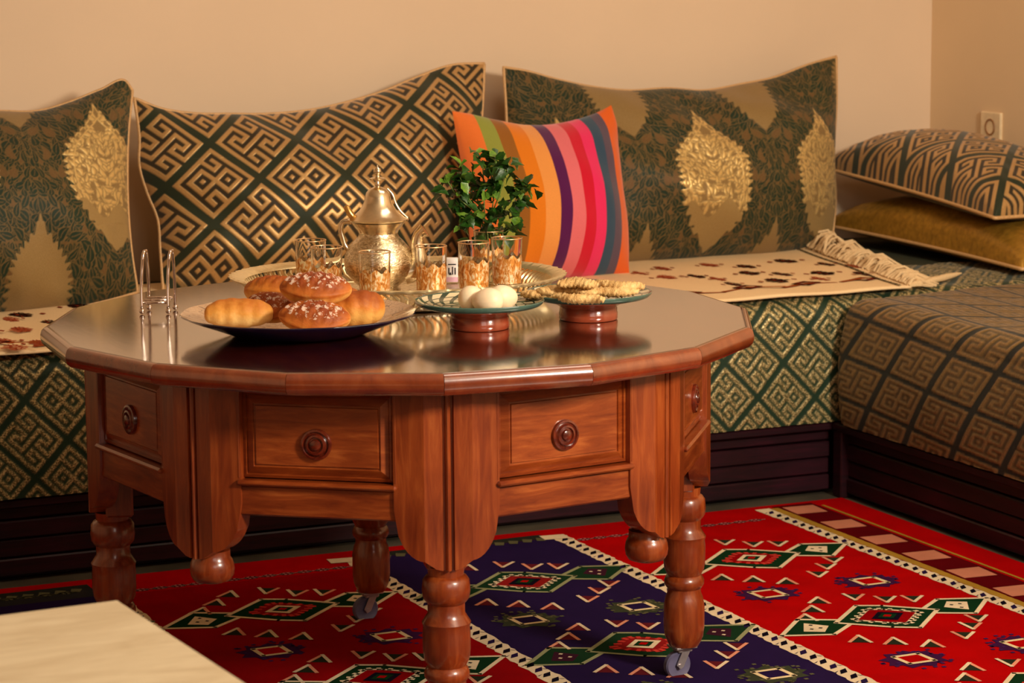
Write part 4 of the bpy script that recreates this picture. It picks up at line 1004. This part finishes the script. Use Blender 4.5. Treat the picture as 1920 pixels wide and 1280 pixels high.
# ------------------------------------------------------------------ chrome napkin stand
M['chrome'] = simple('chrome', lin(226, 210, 200), .1, 1, 20, .03)
q = at(291, 589, TZ); st = empty('napkin_stand', (q[0], q[1], TZ2), yaw); tag(st, 'small chrome wire stand at the left side of the table top', 'stand')
for s, off in ((-1, 0), (1, .0)):
    x_ = s*.0235
    obj('side_frame', MB().tube(catmull([(x_, 0, .006), (x_-.0008, .006, .04), (x_+.001, .013, .085), (x_+.004, .019, .110), (x_+.006, .026, .111), (x_+.007, .034, .09), (x_+.007, .044, .05), (x_+.006, .050, .006)], 26), .0030, 8).mesh('side_frame', M['chrome'], 180), st)
    obj('ball_foot', MB().ball((x_, 0, .0052), .0052, 14).mesh('ball_foot', M['chrome'], 180), st); obj('ball_foot', MB().ball((x_+.006, .050, .0052), .0052, 14).mesh('ball_foot', M['chrome'], 180), st)
for k, (y_, z_) in enumerate(((.004, .020), (.018, .0225), (.034, .025))): obj('cross_rod', MB().tube([(-.0225+.002*k, y_, z_), (.0235+.002*k, y_, z_)], .0024, 8).mesh('cross_rod', M['chrome'], 180), st)

# ------------------------------------------------------------------ socket on the side wall
def unx(x, y, X): d = Fv+Rv*(x-960)/FP+Uv*(640-y)/FP; return C0+d*(X/d[0])
q = unx(1862, 238, XR); so = empty('wall_socket', (XR, q[1], q[2])); tag(so, 'cream electrical socket on the right-hand wall above the stacked cushions', 'socket')
cpl = simple('cream_plastic', lin(240, 216, 176), .35)
obj('cover_plate', MB().box(-.010, 0, -.048, .048, -.042, .042, .003).mesh('cover_plate', cpl, 20), so)
n = 28; prof = [(.024, -.0102), (.023, -.012), (.019, -.012), (.0175, -.004), (.001, -.003)]
v = [(d, r*math.cos(2*PI*k/n), r*math.sin(2*PI*k/n)) for r, d in prof for k in range(n)]
obj('socket_well', MB().add(v, [(i*n+k, (i+1)*n+k, (i+1)*n+(k+1) % n, i*n+(k+1) % n) for i in range(4) for k in range(n)]).mesh('socket_well', simple('brown_plastic', lin(150, 104, 64), .5), 40), so)

# ------------------------------------------------------------------ pale table at the lower left
ZP = .55
c = at(225, 1122, ZP); c2 = at(470, 1280, ZP); d = at(0, 1150, ZP)
t = NT('cream_marble'); v = t.coord((1.2, 5, 1)); a = t.noise(v, 5, 5, .6, .8); t.set(col=t.ramp(a, [(.3, lin(196, 176, 142)), (.6, lin(218, 202, 170))]), rough=.35, spec=.4)
yw = math.atan2(c[1]-c2[1], c[0]-c2[0])-PI/2
pt = empty('side_table', (c[0], c[1], 0), yw); tag(pt, 'low table with a pale cream top, blurred at the lower left corner', 'table')
obj('table_top', MB().box(-1.0, 0, -.9, 0, ZP-.03, ZP, .006).mesh('table_top', t.m, 40), pt)
obj('frame', MB().box(-.96, -.04, -.86, -.04, ZP-.09, ZP-.031).mesh('frame', M['base']), pt)
for x_ in (-.93, -.09):
    for y_ in (-.84, -.09): obj('leg', MB().box(x_, x_+.05, y_, y_+.05, .0, ZP-.088, .004).mesh('leg', M['base'], 20), pt)
